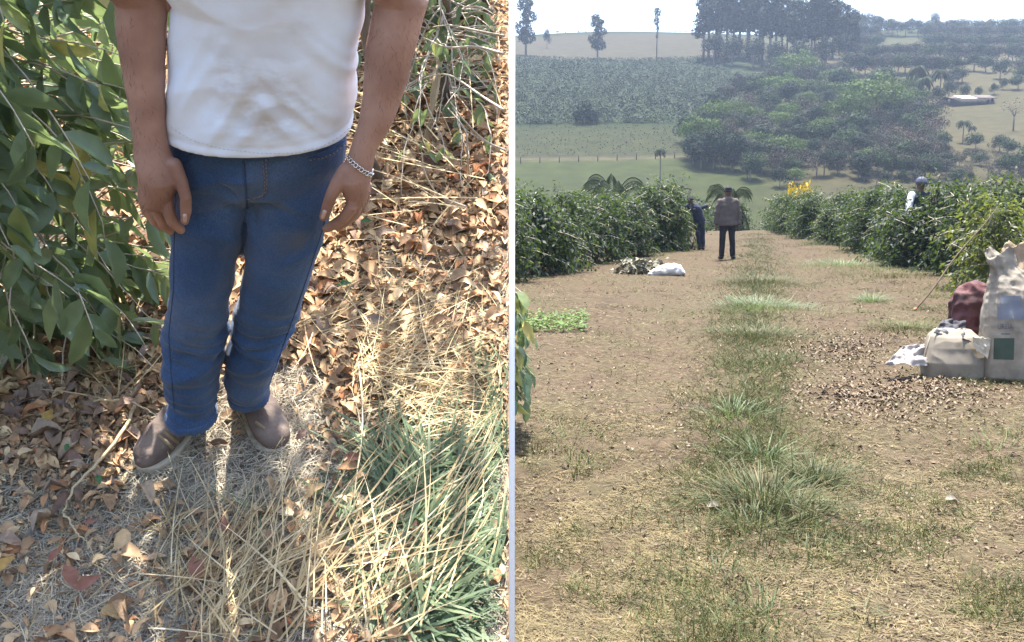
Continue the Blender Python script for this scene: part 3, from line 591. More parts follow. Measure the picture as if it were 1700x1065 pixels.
for (uu, vv, m, sc, an) in ((172, 815, M_fresh, .45, 2.1), (574, 490, M_fresh, .55, .2), (330, 962, M_redleaf, .95, 1.9), (155, 985, M_redleaf, .8, .6), (125, 975, M_redleaf, .9, 2.2), (380, 890, M_redleaf, .8, -.7), (18, 955, M_yel, .7, .9), (88, 712, M_yel, .75, 1.5), (160, 885, M_redleaf, .4, .3), (100, 940, M_redleaf, .5, 1.2), (590, 778, M_redleaf, .7, .1), (120, 762, M_fresh, .35, 1.7), (610, 385, M_fresh, .5, .1)):
    me = fl[0].copy(); me.materials.clear(); me.materials.append(m); put_leaf('fallen_leaf', me, QG(uu, vv) + np.array([0, 0, .05]), np.array([math.cos(an), math.sin(an), .1]), np.array([.1, -.25, 1.]), sc * .85, bank)
# short mulch
P, u, v = bank_pts(52000, -60, 860, 380, 1090); w = np.where(v > 700, 1., np.where(u > 480, .9, .5)); w = np.where((u > 560) & (v > 380) & (v < 600), 1, w); k_ = rng.random(len(P)) < w; P = P[k_]; n = len(P); P[:, 2] += rng.uniform(0, .022, n)
A = blades(P, rdir(n, -.1, .22), rdir(n, -.2, .5), rng.uniform(.02, .07, n), rng.uniform(.0014, .0032, n), .35, 3, side=.35); A = sub(*A, 5, clipEdge(A[0], 5)); lay('dry_mulch', [A], M_mulch)['label'] = 'grey brown chopped dry grass on the bank'
# long straw: three drifts
parts = []
def drift(n, reg, ang, spread, L, W_, zr, bend=.25, st=7, lift=(-.02, .18)):
    P, u, v = bank_pts(n, *reg); a = rng.normal(ang, spread, n); D = np.stack([np.cos(a), np.sin(a), rng.uniform(*lift, n)], 1); Bd = unit(rdir(n, -.3, .1) * np.array([1, 1, .5])); P[:, 2] += rng.uniform(*zr, n); P -= D * .3 * L[0]; kf = ~((P[:, 0] > -.27) & (P[:, 0] < .36) & (P[:, 1] > -.26) & (P[:, 1] < .40)); P = P[kf]; D = D[kf]; Bd = Bd[kf]; n = len(P)
    Lr = rng.uniform(*L, n); A = blades(P, D, Bd, Lr, rng.uniform(*W_, n), rng.uniform(.05, bend, n), st, side=.35); V = A[0].reshape(n, -1, 3); V[..., 2] = np.maximum(V[..., 2], .004 + P[:, None, 2] * .35)
    k = 2 * (st - 1) + 1; parts.append(sub(V.reshape(-1, 3), A[1], A[2], k, clipEdge(V, k)))
drift(900, (470, 850, 555, 760), .15, .8, (.06, .42), (.002, .005), (.01, .07))
drift(420, (500, 850, 600, 740), .0, .9, (.08, .35), (.002, .006), (.01, .08))
drift(230, (250, 480, 790, 1080), 1.4, .8, (.08, .32), (.002, .0045), (.01, .07))
drift(170, (330, 720, 930, 1090), 1.2, .6, (.12, .45), (.0025, .006), (.01, .09), lift=(0, .35))
drift(60, (560, 850, 730, 1060), .75, .22, (.25, .6), (.003, .006), (.03, .09))
drift(90, (740, 840, 800, 1000), 1.0, .12, (.25, .4), (.003, .006), (.05, .10))
drift(160, (190, 300, 560, 700), 2.2, .5, (.12, .4), (.003, .007), (.01, .06))
drift(170, (0, 480, 640, 1080), 1.2, 1.5, (.06, .25), (.0015, .004), (.005, .03))
drift(500, (560, 850, 330, 600), .8, 1.5, (.05, .25), (.0015, .004), (.005, .04))
drift(60, (560, 850, 200, 420), 2.6, .6, (.2, .7), (.003, .006), (.03, .25))
lay('straw', parts, M_straw)['label'] = 'pale dry grass stalks lying in drifts beside the boots'
# thick single stalks
def stalk(name, pts, r, label):
    P = []
    for (a, b_, z) in pts: P.append(toW(QG(a, b_, z)))
    P = np.array(P); tt = np.linspace(0, len(P) - 1, 24); C = np.stack([np.interp(tt, range(len(P)), P[:, i]) for i in range(3)], 1); C += .0015 * rng.standard_normal(C.shape); mb = MB(); mb.add(*tube(C, np.linspace(r, r * .45, 24), 7))
    return tag(link(name, mb.mesh(name), M_straw2, None, True), label, 'dry stalk')
M_straw2 = mat('thick_stalk', [(.36, .29, .18), (.48, .39, .24)], scale=20, rough=.75)
stalk('dry_stalk', [(232, 655, .04), (205, 715, .05), (165, 765, .05), (125, 805, .05), (104, 848, .04)], .006, 'thick bent dry stalk lying in dead leaves left of the left boot')
stalk('dry_stalk', [(104, 848, .03), (130, 888, .04), (150, 905, .03)], .0028, 'thin curved dry stem below the thick bent stalk')
stalk('dry_stalk', [(512, 930, .05), (580, 880, .06), (690, 830, .06), (800, 780, .07), (840, 772, .06)], .005, 'long dry stalk lying across the green grass at lower right of the man')
stalk('dry_stalk', [(610, 945, .04), (640, 970, .05), (690, 1005, .06)], .005, 'short pale stalk crossing the sunlit straw below the green grass')
stalk('dry_stalk', [(155, 665, .06), (215, 663, .07), (262, 690, .04)], .004, 'thin dry stem lying beside the jeans cuff above the left boot')
# green broad grass
parts = []
def gdrift(n, reg, ang, spread, L, W_, lift):
    P, u, v = bank_pts(n, *reg); a = rng.normal(ang, spread, n); D = np.stack([np.cos(a), np.sin(a), rng.uniform(*lift, n)], 1); P[:, 2] += rng.uniform(0, .02, n)
    A = blades(P, D, np.tile([0, 0, -1.], (n, 1)) + rdir(n) * .3, rng.uniform(*L, n), rng.uniform(*W_, n), rng.uniform(.1, .4, n), 5); V = A[0].reshape(n, -1, 3); V[..., 2] = np.maximum(V[..., 2], .01 + .3 * P[:, None, 2]); parts.append(sub(V.reshape(-1, 3), A[1], A[2], 9, clipEdge(V, 9)))
gdrift(1900, (650, 870, 760, 1090), .2, .7, (.08, .26), (.007, .014), (.15, .8))
gdrift(160, (640, 760, 750, 860), 2.0, .4, (.12, .3), (.007, .013), (.2, .8))
gdrift(700, (520, 760, 790, 950), .6, .9, (.05, .18), (.005, .010), (.05, .5))
gdrift(160, (770, 850, 620, 760), .6, 1.2, (.10, .25), (.004, .008), (.3, 1.2))
gdrift(40, (540, 700, 930, 1060), -.7, .6, (.10, .25), (.008, .014), (.2, .8))
gdrift(30, (330, 480, 830, 1060), 1.5, 1.2, (.06, .16), (.004, .009), (.2, .8))
lay('green_grass', parts, M_dgrass)['label'] = 'broad green grass blades at the foot of the bank'

# ================================================================ LEFT: coffee shrubs with single leaves
lf = []
for i in range(6):
    V, Tt, Qd = leaves(np.zeros((1, 3)), np.array([[1., 0, 0]]), np.array([[0, .15 * (i - 2.5), 1.]]), .12, .12 * [.38, .43, .40, .46, .36, .42][i], fold=.14 + .05 * (i % 3), droop=.12 + .08 * (i % 3))
    me = fmesh('leaf', V, Tt, Qd); me.materials.append(M_leaf1); me.polygons.foreach_set('use_smooth', [True] * len(me.polygons)); lf.append(me)
def shrub(label, base, H, nb, spread, region, nleaf, aim=None, dens=1., seed=1, twigs=True, upr=.6, curl=.5, leafL=(.065, .15)):
    r0 = np.random.default_rng(seed); root = empty('coffee_shrub', toW(base), label, 'coffee shrub'); base = np.asarray(base, float)
    top = base + np.array([0, 0, H]); stem = np.linspace(base - np.array([0, 0, .03]), top, 12) + .02 * r0.standard_normal((12, 3)) * np.array([1, 1, 0]); mb = MB(); mb.add(*tube(toW(stem), np.linspace(.022, .008, 12), 7)); link('trunk', mb.mesh('trunk'), M_bark, root, True)
    cand = []; tw = MB(); nt_ = 0
    for b in range(nb):
        z = base[2] + H * r0.uniform(.05, 1) ** 1.25; a = r0.uniform(0, 2 * math.pi) if aim is None else r0.normal(aim[0], aim[1]); Lb = r0.uniform(*spread); d = np.array([math.cos(a), math.sin(a), r0.uniform(-.1, upr)]); p = np.array([base[0], base[1], z]); pts = [p]; k = int(Lb / .045)
        for i in range(k): d = unit(d + np.array([0, 0, -.06 * curl * 2 * (i / k + .3)]) + .11 * r0.standard_normal(3)); p = p + d * .045; p = np.array([p[0], p[1], max(p[2], .05)]); pts.append(p)
        pts = np.array(pts); ok = region(pts, toW(pts)); kk = len(pts) if ok.all() else int(np.argmin(ok))
        if kk < 4: continue
        pts = pts[:kk]; tw.add(*tube(toW(pts), np.linspace(.004, .0015, len(pts)), 5)); nt_ += 1
        for i in range(2, len(pts)):
            t = unit(pts[i] - pts[i - 1])
            for s in (-1, 1):
                if r0.random() > dens * (.35 + .65 * i / len(pts)): continue
                side = unit(np.cross(t, [0, 0, 1.])) * s; D = unit(side * .8 + t * .45 + np.array([0, 0, r0.uniform(-1.5, -.35)]) + .2 * r0.standard_normal(3)); Nn = unit(np.array([0, -.25, .6]) + .6 * r0.standard_normal(3) + side * .2); cand.append((pts[i], D, Nn, r0.uniform(*leafL)))
    if nt_: link('twigs', tw.mesh('twigs'), M_twig, root)['kind'] = 'stuff'
    C = [c for c in cand if region(np.array([c[0] + c[1] * c[3]]), toW(np.array([c[0] + c[1] * c[3]])))[0]]
    if not C: return root
    mid = np.array([c[0] + c[1] * .05 for c in C]); u, v, dep = topix(toW(mid)); inside = (u > 0) & (u < 846) & (v > 0) & (v < 1065); score = np.where(inside, dep, 99) ; order = np.argsort(score); big = order[:nleaf]; rest = order[nleaf:]
    for i in big:
        if not inside[i]: continue
        p, D, Nn, L = C[i]; put_leaf('leaf', lf[r0.integers(6)], p, D, Nn, L / .12, root)
    if len(rest):
        P = np.array([C[i][0] for i in rest]); D = np.array([C[i][1] for i in rest]); Nn = np.array([C[i][2] for i in rest]); L = np.array([C[i][3] for i in rest]); A = leaves(P, D, Nn, L, L * .4, fold=.16, droop=.15)
        A = sub(*A, 11, clipEdge(A[0], 11)); mb = MB(); mb.add(toW(A[0]), A[1], A[2]); tag(link('foliage', mb.mesh('foliage'), M_leaf, root), kind='stuff')
    return root
def reg_left(Pb, Pw):
    u, v, d = topix(Pw); lim = np.where(Pb[:, 1] > .22, 300 , np.where(v < 240, 195, np.where(v < 420, 222, 258))); bottom = np.where(Pb[:, 1] < .25, np.interp(u, [-200, 0, 100, 200, 270], [640, 620, 640, 600, 560]), 640)
    return (u < lim) & (v < bottom) & (Pb[:, 1] > -.25)
shrub('large coffee shrub with drooping dark green leaves beside the man at the left edge', (-.66, .62, 0), 1.9, 260, (.35, .9), reg_left, 300, aim=(-1.0, 1.1), dens=.58, seed=3)
def reg_bl(Pb, Pw):
    u, v, d = topix(Pw); return (Pb[:, 1] > .55) & (Pb[:, 0] < EDGE - .06)
shrub('coffee shrub in bright sun behind the large shrub, showing above it at the left', (-1.15, 2.0, 0), 2.0, 80, (.4, 1.0), reg_bl, 60, dens=.45, seed=5)
def reg_r(Pb, Pw):
    u, v, d = topix(Pw); return (Pb[:, 1] > .9) & (Pb[:, 0] < EDGE - .05) & (v < 330) & (u > 560)
shrub('sparse sunlit coffee shrub with bare pale twigs behind the arm wearing the bracelet', (.55, 1.95, 0), 1.0, 150, (.3, .95), reg_r, 120, dens=.26, seed=8, upr=.5, leafL=(.04, .085))
shrub('small half bare coffee shrub behind the shirt', (.15, 2.7, 0), 1.3, 60, (.3, .9), lambda a, b: (a[:, 1] > 1.2) & (a[:, 0] < EDGE - .05), 40, dens=.42, seed=9)
def reg_tr(Pb, Pw):
    u, v, d = topix(Pw); return (Pb[:, 1] > 1.2) & (Pb[:, 0] < EDGE - .05) & (v < 160)
shrub('coffee shrub with broad dark leaves at the top beside the white board', (.70, 2.7, 0), 1.2, 120, (.3, .9), reg_tr, 80, dens=.38, seed=11, leafL=(.11, .17))
def reg_over(Pb, Pw):
    u, v, d = topix(Pw); return (v < -8) & (Pb[:, 0] < EDGE - .05) & (Pb[:, 1] > .45)
shrub('added coffee shrub behind the man, its unseen leaves put in to dapple the ground with shade', (.34, 1.3, 0), 2.25, 110, (.3, .95), reg_over, 0, dens=.26, seed=14)  # added shrub, leaves kept out of view, breaks up the leg shadows with dappled shade
# crooked light stem in the litter behind the bracelet arm
mb = MB(); P = [toW(QG(700, 250, 0)), toW(QG(700, 250, .1) + np.array([.02, .05, .02])), toW(QG(722, 190, .12) + np.array([.0, .0, .08])), toW(QG(735, 120, .2) + np.array([0, 0, .1]))]
tag(link('crooked_branch', (mb.add(*tube(np.array(P), [.02, .018, .016, .012], 9)), mb)[1].mesh('stem'), mat('stem_bark', [(.30, .22, .13), (.42, .33, .2)], scale=10, bump=.4), None, True), 'thick crooked light brown stem rising from dead leaves at right of the man', 'stem')
# bare pale twigs, curved, in front of the back shrubs
tw = MB()
for (pts) in ([(846, 185, .6), (800, 160, .55), (760, 130, .5), (735, 120, .45), (700, 130, .35)], [(846, 250, .3), (805, 235, .35), (770, 200, .45), (745, 165, .5)], [(840, 90, .8), (790, 75, .75), (740, 80, .7), (700, 60, .65)], [(780, 345, .02), (725, 325, .1), (703, 285, .2), (700, 250, .3)], [(846, 60, .7), (800, 52, .7), (745, 40, .65), (715, 45, .6)], [(780, 300, .1), (776, 260, .25), (775, 215, .35), (740, 175, .4)]):
    Pp = []
    for a, b_, z in pts: q = QG(a, b_, z); q[0] = min(q[0], EDGE - .01); Pp.append(toW(q))
    Pp = np.array(Pp); t_ = np.linspace(0, len(Pp) - 1, 20); C = np.stack([np.interp(t_, range(len(Pp)), Pp[:, i]) for i in range(3)], 1); C = np.stack([np.convolve(np.pad(C[:, i], 2, mode='edge'), np.ones(5) / 5, 'valid') for i in range(3)], 1); tw.add(*tube(C, np.linspace(.0045, .002, 20), 5))
tag(link('bare_twigs', tw.mesh('twigs'), M_twig, None, True), 'bare pale curved twigs hanging in the sun right of the man', 'twigs', kind='stuff')

# ================================================================ RIGHT: near ground cover
def rpts(n, u0, u1, v0, v1, pw=1.):
    u = rng.uniform(u0, u1, n); v = v0 + (v1 - v0) * rng.random(n) ** pw; a = (532.5 - v) / F; c, s = math.cos(PITCH), math.sin(PITCH)
    D = np.stack([(u - 850) / F, c + a * s, -s + a * c], 1); P = CAM + D * (-CAM[2] / D[:, 2])[:, None]; P[:, 2] = Zt(P[:, 0], P[:, 1]); return P, u, v
def fbm(P, s, o=0.): return np.array([noise.fractal(Vector((p[0] * s, p[1] * s, o)), .6, 2., 4) for p in P])
P, u, v = rpts(230000, 840, 1760, 385, 1100, .85); f = fbm(P, 1.1); k_ = (P[:, 0] > .012) & (rng.random(len(P)) < np.clip(.55 + f * .9, .2, 1)); P = P[k_]; n = len(P); P[:, 2] += rng.uniform(0, .012, n)
L = rng.uniform(.02, .09, n) ; A = blades(P, rdir(n, -.03, .14), rdir(n, -.1, .2), L, rng.uniform(.0018, .0038, n) * np.clip(P[:, 1] / 8, 1, 2.5), .4, 3, side=.35); mb = MB(); mb.add(*A)
M_rstraw = mat('trampled_straw', [(.075, .060, .034), (.13, .104, .060), (.205, .17, .10), (.09, .072, .042)], mode='island', scale=6, rough=.9)
tag(link('dry_grass', mb.mesh('dry_grass'), M_rstraw), 'dry trampled grass on the dirt track', kind='stuff')
def dens_green(P, u, v):
    c = .253 * P[:, 1]; f = fbm(P, 1.3, 5.); g = np.clip((P[:, 1] - 3.2) / 5, .12, 1) * 1.4 * np.exp(-((P[:, 0] - c) / (.20 + .020 * P[:, 1])) ** 2) * np.clip(.95 + f * 1.6, .3, 1)
    e = np.clip((f - .18) * 2.5, 0, .6) * np.exp(-((P[:, 0] - c - 2.2) / .9) ** 2) + np.clip((f - .3) * 2, 0, .4) * np.exp(-((P[:, 0] - c + 2.2) / .8) ** 2)
    far = np.clip((P[:, 1] - 9) / 10, 0, 1) * np.clip((P[:, 0] - c - 1.2) / .6, 0, 1) * np.clip(.3 + f, 0, 1); return g + e + far * .9 + np.clip(.02 + f * .35, 0, .12)
P, u, v = rpts(300000, 840, 1760, 384, 1100, .85); k_ = (P[:, 0] > .06) & (rng.random(len(P)) < dens_green(P, u, v) * 1.0); P = P[k_]; n = len(P)
A = blades(P, rdir(n, .25, 1), rdir(n, -.4, .1), rng.uniform(.03, .11, n), rng.uniform(.002, .0045, n) * np.clip(P[:, 1] / 9, 1, 2.), .5, 3); mb = MB(); mb.add(*A)
M_rgreen = mat('track_grass', [(.048, .068, .023), (.072, .092, .03), (.105, .113, .04), (.056, .08, .026), (.14, .128, .058)], mode='island', scale=6, rough=.7, transl=.2)
tag(link('track_grass', mb.mesh('track_grass'), M_rgreen), 'short green and yellow grass along the middle of the dirt track', kind='stuff')
# leaf litter in two drifts and thinly elsewhere
P, u, v = rpts(80000, 850, 1740, 440, 1090); w = .03 + np.exp(-(((u - 1400) / 75) ** 2 + ((v - 572) / 26) ** 2)) * .9 + np.exp(-(((u - 1480) / 130) ** 2 + ((v - 655) / 30) ** 2)) * .9 + .05 * np.exp(-(((u - 1600) / 120) ** 2 + ((v - 900) / 60) ** 2)); k_ = (P[:, 0] > .05) & (rng.random(len(P)) < w); P = P[k_]; n = len(P); P[:, 2] += rng.uniform(.004, .02, n)
L = rng.uniform(.02, .06, n) * np.clip(P[:, 1] / 8, .4, 1); A = leaves(P, rdir(n, -.1, .3), unit(rdir(n) * .4 + np.array([0, 0, 1.])), L, L * .5, fold=.3, droop=.1, curl=.15); mb = MB(); mb.add(*A)
M_rdead = mat('track_dead_leaf', [(.055, .038, .028), (.09, .062, .045), (.13, .095, .068), (.20, .16, .12), (.07, .05, .04)], mode='island', scale=20, rough=.85)
tag(link('fallen_leaves', mb.mesh('fallen_leaves'), M_rdead), 'dry brown leaves scattered on the dirt track', kind='stuff')
# clods and pebbles
P, u, v = rpts(1500, 855, 1740, 420, 1090); P = P[P[:, 0] > .05]; mb = MB()
ico = np.array([(0, 0, 1), (.9, 0, .3), (.28, .85, .3), (-.72, .53, .3), (-.72, -.53, .3), (.28, -.85, .3), (0, 0, -.6)], float); it = [(0, 1, 2), (0, 2, 3), (0, 3, 4), (0, 4, 5), (0, 5, 1), (6, 2, 1), (6, 3, 2), (6, 4, 3), (6, 5, 4), (6, 1, 5)]
for p in P: mb.add(ico * rng.uniform(.004, .018) * (1 + .3 * rng.standard_normal((7, 1))) * np.array([1.2, 1, .6]) + p, it)
tag(link('clods', mb.mesh('clods'), mat('clod', [(.16, .11, .08), (.24, .18, .13)], mode='island')), 'small earth clods on the dirt track', kind='stuff')
def tuft(u, v, n, L, spread, label, m=None, wd=(.004, .008), cat='grass tuft', stems=0):
    g0 = G(u, v); g0[2] = Zt(g0[0], g0[1]); r0 = np.random.default_rng(int(u * 7 + v)); P = g0 + np.stack([r0.normal(0, spread, n), r0.normal(0, spread * .8, n), np.zeros(n)], 1); P[:, 2] = Zt(P[:, 0], P[:, 1]) - .005
    out = unit(P - g0 + 1e-6) * np.array([1, 1, 0]); D = unit(out * r0.uniform(.1, .9, (n, 1)) + np.array([0, 0, 1.]) + .25 * r0.standard_normal((n, 3))); A = blades(P, D, unit(out + np.array([0, 0, -.7])), r0.uniform(*L, n) * r0.choice([.55, .8, 1.], n), r0.uniform(*wd, n), r0.uniform(.2, .9, n), 5); V = A[0]; V[:, 0] = np.maximum(V[:, 0], .01); mb = MB(); mb.add(V, A[1], A[2])
    for i in range(stems): p = P[i]; e = p + np.array([r0.normal(0, .06), r0.normal(0, .06), L[1] * r0.uniform(1.0, 1.5)]); mb.add(*tube(np.linspace(p, e, 6), np.linspace(.002, .001, 6), 5))
    o = link('grass_tuft', mb.mesh('tuft'), m or M_grass); return tag(o, label, cat)
M_tuft = mat('tuft_blade', [(.034, .055, .022), (.052, .072, .028), (.078, .092, .038), (.15, .13, .07)], mode='island', scale=9, rough=.6, transl=.25)
tuft(1262, 838, 420, (.12, .30), .17, 'large green grass tuft in the middle of the track, nearest big one', M_tuft, stems=1)
tuft(1355, 800, 260, (.12, .28), .08, 'dense upright grass tuft joined to the right side of the large tuft', M_tuft, stems=2)
tuft(1240, 885, 200, (.08, .2), .15, 'low spreading grass tuft just below the large tuft', M_tuft)
tuft(1330, 858, 160, (.08, .2), .1, 'low grass tuft in front of the dense upright tuft', M_tuft)
tuft(1215, 695, 160, (.08, .24), .14, 'grey green weed tuft on the grassy strip above the large tuft', M_dgrass, stems=6)
tuft(1265, 765, 70, (.1, .35), .08, 'thin tall weedy grass stems rising behind the large tuft', M_dgrass, stems=4)
tuft(1255, 560, 1100, (.06, .2), .40, 'wide green grass patch on the middle strip level with the grey sack', M_tuft)
tuft(1270, 600, 360, (.05, .14), .28, 'small grass patch on the middle strip below the wide patch', M_tuft)
tuft(1255, 510, 1100, (.1, .24), .5, 'dark green grass patch on the middle strip beyond the wide patch', M_dgrass)
tuft(1262, 468, 1300, (.1, .26), .6, 'farthest low grass patch on the middle strip below the standing man', M_tuft)
tuft(1352, 407, 260, (.2, .5), .4, 'bushy grass clump at the right side of the track near the crest', M_tuft)
tuft(1180, 968, 120, (.05, .13), .08, 'bright green grass tuft in the lower part of the track', M_tuft)
tuft(1275, 1035, 150, (.05, .14), .14, 'low grass tuft at the bottom edge of the track', M_tuft)
tuft(1195, 1045, 90, (.05, .12), .10, 'small grass tuft left of the bottom edge tuft', M_tuft)
tuft(1340, 925, 90, (.05, .13), .10, 'thin grass tuft below the large tuft at its right', M_tuft)
tuft(1432, 1030, 30, (.06, .14), .04, 'few broad green blades at the bottom right of the track', M_tuft)
tuft(1660, 745, 300, (.05, .13), .3, 'low green weed patch near the right edge below the sacks', M_rgreen)
tuft(1445, 497, 260, (.12, .3), .14, 'small dark green weed clump on bare soil right of the track', M_dgrass)
tuft(1500, 545, 700, (.07, .16), .3, 'yellow green grass patch just left of the grey sack', M_rgreen)
tuft(1395, 440, 900, (.10, .3), .8, 'green weedy grass patch in front of the right shrubs', M_dgrass)
tuft(1475, 455, 900, (.08, .25), .9, 'yellowish grass patch in front of the right shrubs beside the pole', M_rgreen)
tuft(925, 728, 160, (.05, .13), .22, 'pale green weed patch near the white board on the left of the track', M_rgreen)
tuft(960, 765, 70, (.05, .16), .1, 'sparse weedy stems below the pale weed patch', M_rgreen)
n = 12000; yb = 4.2 + 34 * rng.random(n) ** 1.3; P = np.stack([.253 * yb + rng.normal(0, .17, n) * (1 + yb * .03) + .12 * np.sin(yb * 1.7), yb, np.zeros(n)], 1); P = P[rng.random(n) < np.clip(.55 + 1.2 * fbm(P, 1.6, 9.), .08, 1)]; P[:, 2] = Zt(P[:, 0], P[:, 1]); n = len(P)
A = blades(P, rdir(n, .3, 1), rdir(n, -.6, .1), rng.uniform(.04, .15, n), rng.uniform(.004, .008, n), .5, 3); mb = MB(); mb.add(*A); tag(link('strip_grass', mb.mesh('strip_grass'), M_tuft), 'uneven strip of green grass between the two wheel tracks', kind='stuff')
# low broad-leaved weeds at the left
P, u, v = rpts(900, 862, 975, 522, 552); P[:, 2] += rng.uniform(.01, .1, len(P)); n = len(P); A = leaves(P, rdir(n, -.2, .5), unit(rdir(n) * .5 + np.array([0, 0, 1.])), rng.uniform(.04, .08, n), .028, fold=.1); mb = MB(); mb.add(*A)
tag(link('weed_patch', mb.mesh('weeds'), mat('weed_leaf', [(.06, .11, .025), (.09, .15, .035), (.11, .16, .05)], mode='island', rough=.6, transl=.3)), 'bright green broad leaved weeds beside the hanging coffee branch', 'weeds', kind='stuff')
# pale scraps
for (a, b_, s_, la) in ((1182, 850, .045, 'white scrap of husk on bare soil left of the large grass tuft'), (1578, 838, .04, 'pale curled husk on bare soil at the right')):
    g0 = G(a, b_); V, Tt, Qd = leaves(np.array([g0 + [-.03, 0, .03]]), np.array([[1., .3, 0]]), np.array([[0, -.5, 1.]]), s_ * 2, s_, fold=.4); tag(link('husk', fmesh('husk', V, Tt, Qd), mat('husk', [(.22, .19, .15)]), None, True), la, 'husk')
# hanging coffee branch at the left edge of the track
def reg_hang(P): u, v, d = topix(P); return (u < 925) & (v < 672) & (v > 430)
root = empty('coffee_shrub', (-.5, 6.3, 0), 'coffee shrub close to the white board, its dark leaves hanging over the track', 'coffee shrub'); mb = MB(); tw = MB(); st = np.linspace([-.5, 6.3, 0], [-.45, 6.35, 1.5], 10); mb.add(*tube(st, np.linspace(.03, .01, 10), 7)); link('trunk', mb.mesh('t'), M_bark, root, True); cnt = 0
rr = np.random.default_rng(4)
for b in range(110):
    z = rr.uniform(.1, 1.25); d = unit(np.array([1., rr.normal(-.2, .5), rr.uniform(-.1, .4)])); p = np.array([-.45, 6.33, z]); pts = [p]
    for i in range(int(rr.uniform(7, 15))): d = unit(d + np.array([0, 0, -.09]) + .05 * rr.standard_normal(3)); p = p + d * .05; pts.append(p)
    pts = np.array(pts)
    lim = .05 + .20 * math.exp(-((z - .75) / .28) ** 2)
    pts = pts[(pts[:, 0] < lim) & (pts[:, 2] > .12)]
    if len(pts) < 3: continue
    tw.add(*tube(pts, .003, 5))
    for i in range(1, len(pts)):
        for s in (-1, 1):
            if rr.random() < .45: continue
            if pts[i][0] < -.12: continue
            D = unit(np.array([.3, .7 * s, -1.1]) + .35 * rr.standard_normal(3)); L = rr.uniform(.10, .17); e = pts[i] + D * L
            if e[0] > .30 or e[2] < .12: continue
            if cnt < 260: put_leaf('leaf', lf[rr.integers(6)], pts[i], D, unit(np.array([.2, -.6, .5]) + .4 * rr.standard_normal(3)), L / .12, root, frame=False); cnt += 1
link('twigs', tw.mesh('tw'), M_twig, root)

# ================================================================ RIGHT: coffee shrubs along the track
def shrub_proto(k, H, Rr, n, seed):
    r0 = np.random.default_rng(seed); root = empty('coffee_shrub', (0, 0, 0)); mb = MB()
    for s in range(3): a = r0.uniform(0, 6.28); e = np.array([math.cos(a) * .25, math.sin(a) * .25, H * .9]); mb.add(*tube(np.linspace([0, 0, -.05], e, 7), np.linspace(.03, .01, 7), 6))
    tr = link('trunk', mb.mesh('trunk'), M_bark, root); tw = MB(); P = []; D = []
    for b in range(n // 24):
        z = H * (.06 + .9 * r0.random() ** .9); a = r0.uniform(0, 6.28); rad = Rr * (1 - .55 * (z / H) ** 2.5) * r0.uniform(.5, 1.28); p = np.array([0, 0, z]); d = np.array([math.cos(a), math.sin(a), r0.uniform(.0, .55) if b % 7 else 1.6]); m = 12; pts = [p]
        for i in range(m): d = unit(d + np.array([0, 0, -.075])); p = p + d * rad / m; pts.append(p)
        pts = np.array(pts); 
        if b % 4 == 0: tw.add(*tube(pts[::3], .006, 4))
        for i in range(3, m + 1):
            for s in (-1, 1): 
                sd = np.array([-math.sin(a), math.cos(a), 0]) * s; P.append(pts[i] + .05 * r0.standard_normal(3)); D.append(sd * .7 + d * .5 + np.array([0, 0, r0.uniform(-1.1, .3)]) + .25 * r0.standard_normal(3))
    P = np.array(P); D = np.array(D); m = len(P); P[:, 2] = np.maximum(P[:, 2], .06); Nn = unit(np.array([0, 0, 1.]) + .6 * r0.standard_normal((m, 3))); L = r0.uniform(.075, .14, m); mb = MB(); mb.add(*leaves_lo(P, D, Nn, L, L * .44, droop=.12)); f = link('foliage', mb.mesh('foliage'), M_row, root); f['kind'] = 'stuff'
    link('branches', tw.mesh('branches'), M_twig, root); return root
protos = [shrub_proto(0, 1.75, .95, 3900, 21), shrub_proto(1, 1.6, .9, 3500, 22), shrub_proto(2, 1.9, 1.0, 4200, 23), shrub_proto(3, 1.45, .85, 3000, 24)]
M_young = mat('young_row_leaf', [(.018, .032, .012), (.034, .05, .016), (.016, .03, .013), (.065, .075, .022)], mode='island', scale=9, rough=.45, transl=.35, tcol=(.3, .36, .05))
used = [False] * 4
def plant(x, y, sc, label, group, k=None, z=None):
    k = rng.integers(4) if k is None else k; zz = float(Zt(x, y)) if z is None else z; rz = rng.uniform(0, 6.28); s3 = (sc * rng.uniform(.9, 1.12), sc * rng.uniform(.9, 1.12), sc * rng.uniform(.93, 1.08))
    if not used[k]: o = protos[k]; used[k] = True; o.location = (x, y, zz); o.rotation_euler = (0, 0, rz); o.scale = s3
    else: o = copy_tree(protos[k], (x, y, zz), rz, s3)
    tag(o, label, 'coffee shrub', group); return o
ORD = 'first second third fourth fifth sixth seventh eighth ninth tenth eleventh twelfth thirteenth fourteenth fifteenth sixteenth seventeenth eighteenth nineteenth twentieth'.split() + ['twenty-' + w for w in 'first second third fourth fifth sixth seventh'.split()]
gl, gr = 'coffee shrubs left of the track', 'coffee shrubs right of the track'
a0, a1 = np.array([-.9, 16.6]), np.array([4.3, 27.6])
for i in range(11):                                  # front row on the left
    p = a0 + (a1 - a0) * i / 10 + rng.normal(0, .22, 2); plant(p[0] - .1, p[1] + .2, .88 + .05 * (i < 3) + rng.uniform(-.10, .10), ORD[i] + ' coffee shrub from the white board in the row left of the track', gl)
for row in range(1, 4):
    for i in range(12): p = a0 + (a1 - a0) * (i * 1.05) / 10 + np.array([-1.6, 1.6]) * row + rng.normal(0, .15, 2); plant(p[0], p[1], .86 + .02 * row, 'coffee shrub showing only its top behind the front row left of the track', gl + ', back rows')
b0, b1 = np.array([8.3, 19.0]), np.array([10.8, 41.])
